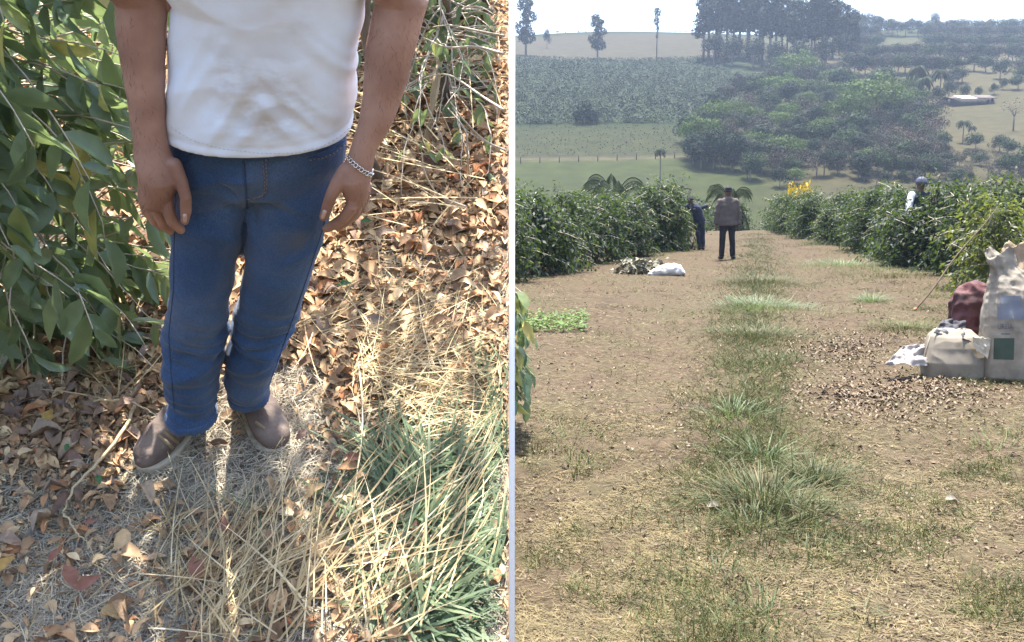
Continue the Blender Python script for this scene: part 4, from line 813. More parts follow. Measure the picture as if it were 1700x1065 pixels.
for i in range(20):
    p = b0 + (b1 - b0) * i / 19 + np.array([.75, 0]) + rng.normal(0, .18, 2); plant(p[0] + .2 * math.sin(i * 1.7), p[1], (.93 + rng.uniform(-.10, .10)) * (1 - .10 * i / 19), ORD[19 - i] + ' coffee shrub from the far end, front row right of the track', gr)
for row in range(1, 8):
    for i in range(14): p = b0 + (b1 - b0) * (i * 1.1) / 14 + np.array([.75 + 1.7 * row, -.6 * row + .5]) + rng.normal(0, .2, 2); plant(p[0], p[1], (.93 + .03 * row + rng.uniform(-.1, .08)) * (1 - .16 * i / 14), 'coffee shrub in the field behind the front row right of the track', gr + ', back rows')
for x, y, s, la in ((8.0, 16.2, .9, 'yellowish green coffee shrub crossed by the leaning pole'), (8.9, 15.3, .92, 'bright yellowish green coffee shrub behind the neck of the tall white sack'), (9.6, 16.8, 1.12, 'tall dark coffee shrub at the right edge above the tan sack'), (7.4, 14.6, .75, 'small yellowish coffee shrub behind the dark red bag'), (9.3, 13.6, .95, 'yellowish coffee shrub nearest the right edge behind the sacks')):
    o = plant(x, y, s, la, None, 0)
    if 'group' in o: del o['group']
    for ch in o.children:
        if ch.name.startswith('foliage'): ch.data = ch.data.copy(); ch.data.materials.clear(); ch.data.materials.append(M_young if s < 1.1 else M_row)
plant(4.42, 27.1, .92, 'coffee shrub at the end of the left row, partly in front of the bending person', None, 1); plant(4.6, 28.6, 1.05, 'coffee shrub behind the bending person', None, 2); plant(4.95, 29.6, 1.0, 'coffee shrub at the far end of the left front row', None, 0)
plant(9.2, 20.55, 1.08, 'coffee shrub in front of the person with the grey cap', None, 0); plant(8.75, 21.4, .93, 'coffee shrub left of the person with the grey cap', None, 3); plant(9.9, 21.0, 1.0, 'coffee shrub right of the person with the grey cap', None, 1)
for i, (x, y, s) in enumerate([(rng.uniform(-1, 1) * 1.5 + .253 * yy_ + dx, yy_, rng.uniform(.85, 1.25)) for yy_ in (46, 50, 54, 58, 63) for dx in (-8, -5, -2.2, 1, 4, 7.5, 11)]):
    plant(x, y, s * (1.0 + (y - 46) * .05), 'dark green shrub growing beyond the crest of the track', 'shrubs beyond the crest of the track')

# ================================================================ RIGHT: sacks and bags
def sack_mesh(name, rings, voxel, amp, fr=7, n=26, sm=3, vert=0.):
    mb = MB(); mb.add(*loft([ell(c, ax, ay, n, e) for c, ax, ay, e in rings]))
    def dsp(p, q): 
        r = noise.noise(Vector((p.x * fr, p.y * fr, p.z * fr * (.35 if vert else 1)))); r2 = noise.noise(Vector((p.x * fr * 2.3 + 4, p.y * fr * 2.3, p.z * fr * 1.7)))
        return amp * (.5 - 2 * abs(r)) + amp * .5 * r2
    return fuse(mb, name, voxel, sm, dsp)
M_sack = mat('woven_plastic_sack', [(.15, .13, .10), (.195, .17, .135), (.24, .21, .165)], scale=5, rough=.7, bump=.4, bscale=260, bdist=.002)
M_sackw = mat('white_woven_sack', [(.16, .14, .11), (.23, .20, .16), (.32, .285, .23)], scale=7, rough=.6, bump=.5, bscale=220, bdist=.003)
M_tansack = mat('tan_woven_sack', [(.20, .15, .10), (.28, .21, .14)], scale=9, rough=.7, bump=.4, bscale=150)
M_maroon = mat('dark_red_cloth', [(.035, .016, .018), (.075, .028, .03), (.12, .045, .045)], scale=7, rough=.7, bump=.5, bscale=40)
X3, Y3, Z3 = np.eye(3)
gb = G(1596, 633); fx, fy = gb[0], gb[1] + .16
rg = [((fx, fy, 0.0), X3 * .24, Y3 * .15, 3.2), ((fx, fy, .03), X3 * .265, Y3 * .18, 3), ((fx - .01, fy, .15), X3 * .262, Y3 * .19, 2.8), ((fx - .005, fy + .01, .28), X3 * .235, Y3 * .17, 2.8), ((fx - .01, fy + .02, .37), X3 * .205, Y3 * .13, 2.8), ((fx - .01, fy + .03, .425), X3 * .16, Y3 * .08, 2.5), ((fx - .01, fy + .03, .44), X3 * .10, Y3 * .03, 2.2)]
front = link('sack', sack_mesh('sack', rg, .008, .009, 6, sm=2), M_sack); tag(front, 'squat full greyish white sack in front of the tall white sack', 'sack')
mb = MB(); P = [front_ for front_ in [np.array((fx - .262 + .0, fy - .02, .10)), np.array((fx - .255, fy - .02, .25)), np.array((fx - .215, fy, .37))]]
mb.add(*tube(np.array(P) - [0.004, .0, 0], .004, 5)); link('side_seam', mb.mesh('seam'), M_sackw, front)
g2 = G(1668, 640); hx, hy = g2[0] + .22, g2[1] + .28
def tall(hx, hy, w, H, lean, name, m, label, folds=True):
    rg = [((hx, hy, 0), X3 * w * .9, Y3 * .17, 3.2), ((hx, hy, .04), X3 * w, Y3 * .21, 3.2), ((hx, hy, .3), X3 * w * 1.0, Y3 * .22, 2.8), ((hx, hy, .55), X3 * w * .98, Y3 * .21, 2.8), ((hx, hy, H * .66), X3 * w * .92, Y3 * .18, 2.6), ((hx + lean * .2, hy, H * .76), X3 * w * .74, Y3 * .13, 2.3), ((hx + lean * .5, hy, H * .82), X3 * w * .50, Y3 * .09, 2), ((hx + lean * .75, hy, H * .87), X3 * w * .36, Y3 * .06, 2), ((hx + lean * .9, hy, H * .93), X3 * w * .40, Y3 * .05, 2), ((hx + lean * 1.0, hy, H * .985), X3 * w * .42, Y3 * .04, 2), ((hx + lean * 1.0, hy, H * .96), X3 * w * .30, Y3 * .025, 2)]
    mb = MB(); rings = []
    for k, (c, ax, ay, e) in enumerate(rg):
        r = ell(c, ax, ay, 64, e); c = np.array(c); t = max(0, (c[2] / H - .5) / .5); a = np.linspace(0, 2 * math.pi, 64, endpoint=False); fl = 1 + t * (.10 * np.cos(7 * a + lean * 9) + .06 * np.cos(11 * a + 1.3)); r = c + (r - c) * fl[:, None]; r[:, 2] += max(0, t - .6) * H * .13 * np.cos(2 * a + 2.6 + lean * 4); rings.append(r)
    mb.add(*loft(rings))
    def dsp(p, q):
        w = min(1, .35 + max(0, p.z / H - .35) * 2); r = noise.noise(Vector((p.x * 9, p.y * 9, p.z * 3.5))); r2 = noise.noise(Vector((p.x * 22 + p.z * 8, p.y * 20, p.z * 12))); r3 = noise.noise(Vector((p.x * 6, p.y * 6, p.z * 15)))
        return w * (.018 * (.4 - 1.6 * abs(r)) + .004 * (.4 - 1.8 * abs(r2)) + .006 * (.3 - 1.8 * abs(r3)))
    o = link('sack', fuse(mb, 'sack', .008, 2, dsp), m); return tag(o, label, 'sack')
big = tall(hx, hy, .30, 1.12, -.20, 'sack', M_sackw, 'tall white printed sack with a twisted open neck at the right edge')
tan = tall(hx + .22, hy + .42, .30, 1.14, -.06, 'sack', M_tansack, 'tan topped tall sack behind the white printed sack')
sb = bvh_of(big.data)
def decal(name, bvh, quad, m, parent, nu=8, nv=8, off=.003):  # print that follows the cloth
    q = np.array(quad, float); V = []
    for j in range(nv + 1):
        for i in range(nu + 1):
            s_, t_ = i / nu, j / nv; uv = (q[0] * (1 - s_) + q[1] * s_) * (1 - t_) + (q[3] * (1 - s_) + q[2] * s_) * t_; r = onto(bvh, uv[0], uv[1], off); V.append(r[0] if r is not None else V[-1])
    Qd = [(j * (nu + 1) + i, j * (nu + 1) + i + 1, (j + 1) * (nu + 1) + i + 1, (j + 1) * (nu + 1) + i) for j in range(nv) for i in range(nu)]; return link(name, fmesh(name, V, None, Qd), m, parent)
M_pg = mat('printed_green', [(.035, .055, .04), (.05, .075, .055)], scale=12, rough=.6); M_pb = mat('printed_dark', [(.10, .105, .12)], rough=.6); M_pblue = mat('printed_grey_blue', [(.12, .135, .17), (.18, .19, .22)], scale=12, rough=.6)
decal('printed_panel', sb, [(1650, 561), (1684, 561), (1683, 597), (1649, 596)], M_pg, big)
decal('printed_band', sb, [(1656, 491), (1700, 491), (1702, 531), (1656, 529)], M_pblue, big, off=.002)
tx = bpy.data.curves.new('print', 'FONT'); tx.body = 'UREIA'; tx.size = 1; tx.extrude = 0; to = bpy.data.objects.new('tmp', tx); COL.objects.link(to); dg = bpy.context.evaluated_depsgraph_get(); tm = bpy.data.meshes.new_from_object(to.evaluated_get(dg)); bpy.data.objects.remove(to)
c_ = np.array([v.co[:] for v in tm.vertices]); w_ = c_[:, 0].max(); hh_ = c_[:, 1].max()
for v_, c in zip(tm.vertices, c_):
    r = onto(sb, 1656 + 26 * c[0] / w_, 546 - 9 * c[1] / hh_, .004)
    if r is not None: v_.co = r[0]
link('printed_word', tm, M_pb, big)
decal('printed_line', sb, [(1662, 553), (1677, 553), (1677, 555), (1662, 555)], M_pb, big, 4, 1)
# dark red bag wedged behind the squat sack
bx_, by_ = at(1612, 520, fy + .32)[0], fy + .32
rg = [((bx_, by_, 0), X3 * .15, Y3 * .13, 2.6), ((bx_, by_, .2), X3 * .17, Y3 * .15, 2.6), ((bx_ + .01, by_, .46), X3 * .185, Y3 * .15, 2.4), ((bx_ + .01, by_, .60), X3 * .19, Y3 * .14, 2.4), ((bx_ + .0, by_, .72), X3 * .165, Y3 * .12, 2.2), ((bx_ + .03, by_, .80), X3 * .09, Y3 * .07, 2), ((bx_ + .03, by_, .815), X3 * .03, Y3 * .03, 2)]
bagm = sack_mesh('bag', rg, .012, .028, 8); bag = link('bag', bagm, M_maroon); tag(bag, 'dark red crumpled bag wedged between the squat sack and the tall white sack', 'bag')
mb = MB(); a = np.linspace(0, math.pi, 14); mb.add(*tube(np.stack([bx_ + .14 + .035 * np.cos(a), np.full(14, by_ - .1), .66 + .09 * np.sin(a)], 1), .010, 6)); link('strap', mb.mesh('strap'), mat('black_strap', [(.012, .012, .014)], rough=.7), bag)
# cloth and light strips on the squat sack
def cloth(u0, u1, v0, v1, depth, amp, label, m, name='cloth', thick=.02, seed=0, cat='cloth', n=20, corners=None):
    q = np.array(corners if corners else [(u0, v0), (u1, v0), (u1, v1), (u0, v1)], float); mb = MB(); rings = []
    r0 = np.random.default_rng(seed); ph = r0.uniform(0, 9)
    for side in (0, 1):
        V = []
        for j in range(n + 1):
            for i in range(n + 1):
                s_, t_ = i / n, j / n; uv = (q[0] * (1 - s_) + q[1] * s_) * (1 - t_) + (q[3] * (1 - s_) + q[2] * s_) * t_
                d = depth(s_, t_) if callable(depth) else depth; p = at(uv[0], uv[1], d); f = noise.noise(Vector((s_ * 3.2 + ph, t_ * 3.2, 0))) + .5 * noise.noise(Vector((s_ * 8, t_ * 8, ph))); ed = min(1, 6 * min(s_, 1 - s_, t_, 1 - t_) + .1); p = p + np.array([.0, -.6, .5]) * amp * f + (np.array([0, thick, -.2 * thick]) * ed if side else 0); p[2] = max(p[2], .006 if side else .03 + .02 * abs(f)); V.append(p)
        rings.append(V)
    N_ = (n + 1) ** 2; Qd = []
    for k in (0, 1):
        for j in range(n):
            for i in range(n): a_ = k * N_ + j * (n + 1) + i; Qd.append((a_, a_ + 1, a_ + n + 2, a_ + n + 1) if k == 0 else (a_, a_ + n + 1, a_ + n + 2, a_ + 1))
    bd = [(0, i) for i in range(n)] + [(j, n) for j in range(n)] + [(n, i) for i in range(n, 0, -1)] + [(j, 0) for j in range(n, 0, -1)]; bi = [j * (n + 1) + i for j, i in bd]
    for a_, b_ in zip(bi, bi[1:] + bi[:1]): Qd.append((a_, N_ + a_, N_ + b_, b_))
    o = link(name, fmesh(name, np.concatenate([np.array(r) for r in rings]), None, Qd), m, None, True); return tag(o, label, cat)
M_gcloth = mat('grey_cloth', [(.03, .03, .038), (.07, .07, .08), (.14, .135, .135)], scale=12, rough=.9)
zc = fy - .02
cloth(0, 0, 0, 0, lambda s, t: zc + .13 - .17 * t - .0 * s, .05, 'crumpled dark grey and light cloth on top of the squat sack', M_gcloth, seed=2, thick=.03, corners=[(1566, 530), (1600, 532), (1612, 562), (1550, 552)])
cloth(0, 0, 0, 0, lambda s, t: zc + .02 - .13 * t, .03, 'dark folded cloth strip hanging at the right shoulder of the squat sack', M_gcloth, seed=5, thick=.02, corners=[(1594, 543), (1618, 552), (1622, 570), (1598, 562)])
cloth(0, 0, 0, 0, lambda s, t: zc - .16 - .02 * t, .03, 'cream folded cloth flap hanging over the right side of the squat sack', mat('cream_cloth', [(.34, .29, .22), (.50, .45, .36)], scale=8, rough=.9), seed=7, thick=.02, corners=[(1612, 556), (1646, 562), (1640, 596), (1622, 582)])
cloth(0, 0, 0, 0, lambda s, t: fy + .10 - .22 * t, .075, 'empty white sack with a pink stripe lying on the ground left of the squat sack', (M_pink := mat('white_pink_sack', [(.15, .07, .11), (.24, .21, .20), (.28, .26, .25), (.25, .22, .22)], stops=[.30, .335, .6, .7], scale=6, rough=.7)), 'sack', .03, 4, 'empty sack', corners=[(1500, 574), (1548, 570), (1541, 606), (1468, 604)])
# white sack lying farther off at the left
g3 = G(1110, 458); rg = [((g3[0] + x, g3[1] + .22, .095 * h_ + .0), Y3 * .17 * h_, Z3 * .115 * h_, 2.3) for x, h_ in ((-.38, .12), (-.30, .45), (-.18, .8), (0, 1.08), (.15, 1.1), (.26, .95), (.33, .6), (.36, .2))]
o = link('sack', sack_mesh('sack', rg, .014, .02, 7), mat('bright_white_sack', [(.42, .41, .40), (.55, .54, .53)], scale=6, rough=.6)); tag(o, 'white sack lying on its side on the grass left of the standing man', 'sack')
# brush pile beside it
P = np.stack([rng.normal(G(1062, 455)[0], .22, 500), rng.normal(G(1062, 455)[1] + .2, .2, 500), rng.uniform(.02, .28, 500)], 1); mb = MB(); mb.add(*leaves_lo(P, rdir(500, -.4, .6), rdir(500), rng.uniform(.08, .18, 500), .06)); tag(link('brush_pile', mb.mesh('pile'), mat('pale_dry_leaf', [(.07, .07, .05), (.14, .14, .10), (.24, .23, .18), (.05, .05, .035)], mode='island', rough=.6)), 'heap of cut pale leafy branches beside the white lying sack', 'brush pile', kind='stuff')
# leaning pole
pA = G(1516, 515); pA[2] = -.02; pB = at(1655, 343, pA[1] + 1.1); tt = np.linspace(0, 1, 14)[:, None]; C = pA * (1 - tt) + pB * tt; C[:, 0] += .02 * np.sin(tt[:, 0] * 9); mb = MB(); mb.add(*tube(C, np.linspace(.014, .008, 14), 8)); pole = tag(link('wooden_pole', mb.mesh('pole'), mat('pole_wood', [(.05, .035, .02), (.09, .065, .04)], scale=9, rough=.8, bump=.4), None, True), 'long thin wooden pole leaning into the coffee shrubs behind the sacks', 'pole')
mb = MB(); mb.add(*tube(np.array([pA - (pB - pA) * .0 + [0, 0, .015], pA + (pB - pA) * .035]), [.02, .018], 8)); link('orange_tip', mb.mesh('tip'), mat('orange_plastic', [(.30, .10, .05)], rough=.5), pole)
# ================================================================ RIGHT: people
def person_at(u, v, label, pose, mats, H=1.7, z=None, y=None, k=1.):
    g = G(u, v) if y is None else at(u, v, y); base = np.array([g[0], g[1], float(Zt(g[0], g[1])) if z is None else z]); root = empty('person', base, label, 'person'); J = pose
    def W_(p): return base + np.asarray(p, float) * k
    def part(name, solids, m, vox=.014, sm=3, amp=.006, parent=None):
        mb = MB()
        for s_ in solids:
            if s_[0] == 'c': mb.add(*capsule([W_(p) for p in s_[1]], [r * k for r in s_[2]], 12))
            else: mb.add(*loft([ell(W_(c), X3 * a * k, Y3 * b_ * k, 18, 2.3) for c, a, b_ in s_[1]]))
        return link(name, fuse(mb, name, vox, sm, (lambda p, q: amp * noise.noise(p * 11)) if amp else None), m, parent or root)
    for nm, sol, m, *o in J: part(nm, sol, mats[m], *o)
    return root
M_jack = mat('taupe_jacket', [(.08, .064, .058), (.105, .087, .08)], scale=5, rough=.95); M_trou = mat('black_trousers', [(.012, .011, .014), (.02, .018, .022)], scale=5, rough=.9); M_cap = mat('dark_cap', [(.012, .012, .018)], rough=.8); M_skin2 = mat('weathered_skin', [(.10, .055, .04)], rough=.6); M_bshoe = mat('dark_shoe', [(.02, .014, .012)], rough=.6)
hands = lambda: [('c', [(.26, .02, .82), (.265, -.0, .74), (.262, -.01, .70)], [.035, .036, .02]), ('c', [(-.26, .02, .82), (-.265, -.0, .74), (-.262, -.01, .70)], [.035, .036, .02])]
body_ = [('l', [((0, 0, .85), .13, .09), ((0, 0, 1.1), .15, .09), ((0, 0, 1.38), .17, .09), ((0, 0, 1.44), .07, .06), ((0, 0, 1.50), .055, .055)]), ('l', [((0, .01, 1.48), .05, .06), ((0, .015, 1.53), .068, .085), ((0, .01, 1.60), .078, .095), ((0, .0, 1.66), .07, .085), ((0, 0, 1.70), .03, .04)]), ('c', [(.17, 0, 1.36), (.235, .0, 1.1), (.258, .02, .84)], [.055, .045, .035]), ('c', [(-.17, 0, 1.36), (-.235, .0, 1.1), (-.258, .02, .84)], [.055, .045, .035]), ('c', [(.08, .012, 1.58), (.085, .012, 1.55)], [.015, .012]), ('c', [(-.08, .012, 1.58), (-.085, .012, 1.55)], [.015, .012])] + hands()
stand = [('body', body_, 0), 
         ('jacket', [('l', [((0, 0, .80), .215, .13), ((0, 0, .84), .22, .135), ((0, 0, 1.0), .215, .13), ((0, 0, 1.2), .22, .13), ((0, 0, 1.36), .215, .115), ((0, 0, 1.43), .15, .095), ((0, 0, 1.48), .075, .07)]), ('c', [(.185, 0, 1.37), (.255, .0, 1.12), (.27, .015, .86)], [.078, .068, .055]), ('c', [(-.185, 0, 1.37), (-.255, .0, 1.12), (-.27, .015, .86)], [.078, .068, .055])], 1, .014, 3, .014),
         ('trousers', [('l', [((0, 0, .74), .17, .11), ((0, 0, .88), .17, .11), ((0, 0, .98), .15, .10)]), ('c', [(-.095, 0, .80), (-.115, -.01, .45), (-.12, 0, .12)], [.092, .072, .068]), ('c', [(.095, 0, .80), (.115, -.03, .45), (.135, -.02, .12)], [.092, .070, .066])], 2, .014, 3, .012),
         ('shoes', [('c', [(-.12, -.02, .05), (-.13, .10, .045), (-.13, .17, .04)], [.05, .048, .04]), ('c', [(.145, -.06, .05), (.185, .04, .045), (.205, .11, .04)], [.05, .048, .04])], 4),
         ('cap', [('l', [((0, .01, 1.615), .088, .108), ((0, .01, 1.64), .090, .110), ((0, .0, 1.69), .078, .095), ((0, 0, 1.725), .04, .05)]), ('l', [((0, .02, 1.60), .10, .13), ((0, .02, 1.618), .10, .13)])], 3, .011)]
PM = {0: M_skin2, 1: M_jack, 2: M_trou, 3: M_cap, 4: M_bshoe}
person_at(1206, 430, 'person in taupe jacket and black trousers standing on the track seen from behind', stand, PM, k=1.03)
M_navy = mat('navy_clothes', [(.015, .02, .035), (.03, .035, .055)], scale=6, rough=.9)
bend = [('body', [('l', [((-.02, 0, .80), .12, .09), ((-.10, -.02, 1.05), .13, .09), ((-.2, -.03, 1.25), .14, .1), ((-.27, -.03, 1.33), .06, .06)]), ('l', [((-.26, -.05, 1.30), .06, .07), ((-.28, -.06, 1.38), .076, .09), ((-.28, -.06, 1.45), .07, .08), ((-.28, -.06, 1.50), .03, .03)]), ('c', [(-.30, -.1, 1.26), (-.48, -.12, 1.22), (-.66, -.14, 1.30)], [.05, .04, .03]), ('c', [(-.12, .05, 1.28), (.08, .08, 1.18), (.25, .05, 1.28)], [.05, .04, .03])], 0),
        ('shirt', [('l', [((-.0, 0, .82), .17, .12), ((-.08, -.02, 1.02), .18, .12), ((-.18, -.03, 1.22), .2, .13), ((-.24, -.03, 1.32), .10, .08)]), ('c', [(-.32, -.08, 1.26), (-.46, -.1, 1.22), (-.6, -.12, 1.27)], [.075, .06, .05]), ('c', [(-.12, .04, 1.27), (.06, .06, 1.19), (.2, .04, 1.24)], [.075, .06, .05])], 1, .014, 3, .012),
        ('trousers', [('l', [((0, 0, .72), .15, .11), ((0, 0, .90), .15, .11)]), ('c', [(-.07, 0, .8), (-.03, 0, .45), (.02, .02, .12)], [.09, .07, .06]), ('c', [(.07, 0, .8), (.10, -.02, .45), (.12, 0, .12)], [.09, .07, .06])], 2, .014, 3, .012),
        ('shoes', [('c', [(.02, 0, .05), (.0, .1, .045)], [.05, .04]), ('c', [(.12, -.02, .05), (.11, -.12, .045)], [.05, .04])], 4), ('cap', [('l', [((-.28, -.06, 1.42), .095, .11), ((-.28, -.06, 1.46), .09, .1), ((-.28, -.06, 1.53), .04, .05)])], 3, .011)]
person_at(1160, 414, 'person in dark navy clothes bending into the coffee shrubs left of the standing man', bend, {0: M_skin2, 1: M_navy, 2: M_navy, 3: M_cap, 4: M_bshoe}, k=1.0)
M_lwhite = mat('white_sleeve', [(.42, .44, .50), (.55, .56, .60)], scale=5, rough=.9); M_gcap = mat('grey_cap', [(.05, .055, .09), (.08, .085, .13)], rough=.7)
pick = [('body', body_[:2] + [('c', [(.17, 0, 1.36), (.26, -.15, 1.2), (.2, -.3, 1.3)], [.05, .045, .035]), ('c', [(-.17, 0, 1.36), (-.26, -.1, 1.12), (-.30, -.2, .95)], [.05, .045, .035]), ('c', [(.08, 0, .85), (.09, 0, .1)], [.07, .06]), ('c', [(-.08, 0, .85), (-.09, 0, .1)], [.07, .06])], 0), ('shirt', [('l', [((0, 0, .8), .17, .11), ((0, 0, 1.1), .18, .12), ((0, 0, 1.35), .19, .11), ((0, 0, 1.45), .08, .07)])], 5, .014, 3, .012), ('sleeve', [('c', [(-.18, 0, 1.38), (-.265, -.1, 1.15), (-.30, -.2, .99)], [.075, .068, .055])], 1, .014, 3, .012), ('sleeve', [('c', [(.18, 0, 1.38), (.26, -.13, 1.2), (.22, -.26, 1.27)], [.075, .068, .055])], 5, .014, 3, .012), ('trousers', [('c', [(-.08, 0, .8), (-.09, 0, .1)], [.1, .08]), ('c', [(.08, 0, .8), (.09, 0, .1)], [.1, .08])], 2),
        ('cap', [('l', [((0, .0, 1.60), .105, .12), ((0, .0, 1.65), .11, .12), ((0, 0, 1.71), .09, .10), ((0, 0, 1.75), .04, .05)]), ('l', [((.08, 0, 1.60), .10, .07), ((.08, 0, 1.615), .10, .07)])], 3, .011)]
ppos = at(1530, 293, 21.5)
person_at(1530, 293, 'person with grey cap and white sleeve half hidden in the right coffee shrubs', pick, {0: M_skin2, 1: M_lwhite, 2: M_trou, 3: M_gcap, 5: M_navy}, z=float(ppos[2]) - 1.75 * 1.08, y=21.5, k=1.08)

# ================================================================ RIGHT: trees
def crown_mesh(name, lobes, n, size, seed, flat=.0, hang=0.):
    r0 = np.random.default_rng(seed); P = []; Nn = []
    w = np.array([l[3] * l[4] * l[5] for l in lobes]) ** .67; w /= w.sum()
    for (x, y, z, a, b_, c), q in zip(lobes, w):
        m = int(n * q) + 1; d = unit(r0.standard_normal((m, 3))); r = r0.uniform(.45, 1.08, m) ** .5; rough = 1 + .22 * np.array([noise.noise(Vector(t) * 2.3 + Vector((x, y, z))) for t in d]); P.append(np.array([x, y, z]) + d * (r * rough)[:, None] * np.array([a, b_, c])); Nn.append(d)
    P = np.concatenate(P); Nn = unit(np.concatenate(Nn) + .38 * r0.standard_normal(P.shape)); m = len(P)
    t1 = unit(np.cross(Nn, r0.standard_normal((m, 3)))); t2 = np.cross(Nn, t1); t1[:, 2] -= hang; s = r0.uniform(.5, 1.2, (m, 1)) * size
    V = np.stack([P - t1 * s, P - t2 * s * .6 + t1 * s * .15, P + t1 * s * .9, P + t2 * s * .62 - t1 * s * .1], 1); b = (np.arange(m) * 4)[:, None]; return fmesh(name, V.reshape(-1, 3), None, b + np.arange(4)[None])
def fmat(n, c, tr=.15): return mat(n, [tuple(x * .6 for x in c), c, tuple(x * 1.5 for x in c)], mode='both', scale=.6, rough=.7, spec=.15, transl=tr)
_f = fmat; fmat = lambda n, c, tr=.15: _f(n, tuple(x * .66 for x in c), tr)
FM = dict(dark=fmat('dark_foliage', (.018, .036, .020)), mid=fmat('mid_foliage', (.035, .062, .024)), bright=fmat('bright_foliage', (.085, .135, .035), .25), grey=fmat('grey_foliage', (.045, .048, .036)), brown=fmat('bare_brown_crown', (.075, .060, .050)), euc=fmat('eucalyptus_foliage', (.016, .028, .020)), palm=fmat('palm_foliage', (.040, .058, .026)), yellow=mat('yellow_blossom', [(.50, .34, .01), (.62, .46, .02)], mode='island', rough=.7))
def tree_proto(kind, lobes, n, size, trunk_h, tr, seed, m, hang=0., limbs=4):
    root = empty(kind, (0, 0, 0)); r0 = np.random.default_rng(seed); mb = MB(); mb.add(*tube(np.array([(0, 0, -1.), (.0, 0, trunk_h * .5), (.02, .01, trunk_h)]), [tr * 1.2, tr, tr * .6], 7))
    for i in range(limbs): l = lobes[i % len(lobes)]; mb.add(*tube(np.linspace([0, 0, trunk_h * .7], [l[0] * .8, l[1] * .8, l[2]], 4), np.linspace(tr * .5, tr * .2, 4), 5))
    link('trunk', mb.mesh('trunk'), M_bark, root); link('crown', crown_mesh('crown', lobes, n, size, seed, hang=hang), FM[m], root)['kind'] = 'stuff'; return root
def L_(seed, n, R, H, z0, sq=.6):
    r0 = np.random.default_rng(seed); out = []
    for i in range(n): a = r0.uniform(0, 6.28); r = R * .62 * math.sqrt(r0.random()); out.append((r * math.cos(a), r * math.sin(a), z0 + (H - z0) * r0.uniform(.3, .82) * (1 - .25 * r / R), R * r0.uniform(.32, .5), R * r0.uniform(.32, .5), (H - z0) * r0.uniform(.18, .32)))
    return out
# all prototypes are 1 m tall multiples: H = 10
PT = {}
PT['round0'] = tree_proto('dense_tree', L_(1, 11, 4.6, 10, 1.5), 1900, .30, 4, .22, 1, 'dark')
PT['round1'] = tree_proto('broadleaf_tree', L_(2, 12, 5.0, 10, 1.2), 1900, .32, 4, .22, 2, 'mid')
PT['bright'] = tree_proto('spreading_tree', L_(3, 14, 6.8, 10, 4.0), 2400, .30, 5, .25, 3, 'bright')
PT['grey'] = tree_proto('scrubby_tree', L_(4, 12, 5.2, 10, 1.0), 1500, .30, 4, .2, 4, 'grey')
PT['brown'] = tree_proto('half_bare_tree', L_(5, 11, 4.6, 10, 1.8), 800, .24, 5, .2, 5, 'brown', limbs=9)
PT['euc0'] = tree_proto('eucalyptus_tree', [(0.2, 0, 5.6, 1.15, 1.15, 1.5), (-.5, .3, 7.2, 1.0, 1.0, 1.1), (.5, -.2, 8.3, .9, .9, 1.0), (-.2, 0, 9.3, .65, .65, .8), (.7, .2, 4.2, .9, .9, .8), (-.7, 0, 4.9, .7, .7, .7)], 1300, .22, 9, .13, 6, 'euc', .3)
PT['euc1'] = tree_proto('eucalyptus_tree', [(-.1, 0, 4.8, 1.2, 1.2, 1.4), (.5, .3, 6.4, 1.1, 1.1, 1.2), (-.4, -.2, 7.8, 1.0, 1.0, 1.0), (.2, 0, 9.0, .8, .8, .9), (-.8, .2, 6.0, .6, .6, .6)], 1200, .22, 8.7, .13, 7, 'euc', .3)
PT['stack'] = tree_proto('tall_tree', [(.2, 0, 2.9, 1.5, 1.5, 1.2), (-.4, .2, 4.3, 1.5, 1.5, 1.2), (.5, 0, 5.9, 1.4, 1.4, 1.1), (-.2, .2, 7.6, 1.3, 1.3, 1.1), (-.5, 0, 8.9, .9, .9, .8), (.6, 0, 8.0, .7, .7, .6)], 2000, .24, 8, .16, 16, 'euc', .2)
PT['thin'] = tree_proto('slender_tree', [(0, 0, 8.9, .75, .75, .9), (-.15, 0, 7.3, .6, .6, .8), (.1, 0, 5.9, .35, .35, .8), (0, 0, 4.6, .25, .25, .6)], 600, .17, 9, .12, 8, 'grey', .4)
PT['bush'] = tree_proto('round_bush', L_(9, 9, 5.6, 10, .2), 1300, .5, 3, .2, 9, 'dark')
PT['yellow'] = tree_proto('flowering_bush', L_(10, 7, 7, 10, 1), 700, .6, 3, .2, 10, 'yellow')
PT['dry'] = tree_proto('bare_tree', L_(11, 6, 4, 10, 4), 160, .18, 6, .16, 11, 'brown', limbs=14)
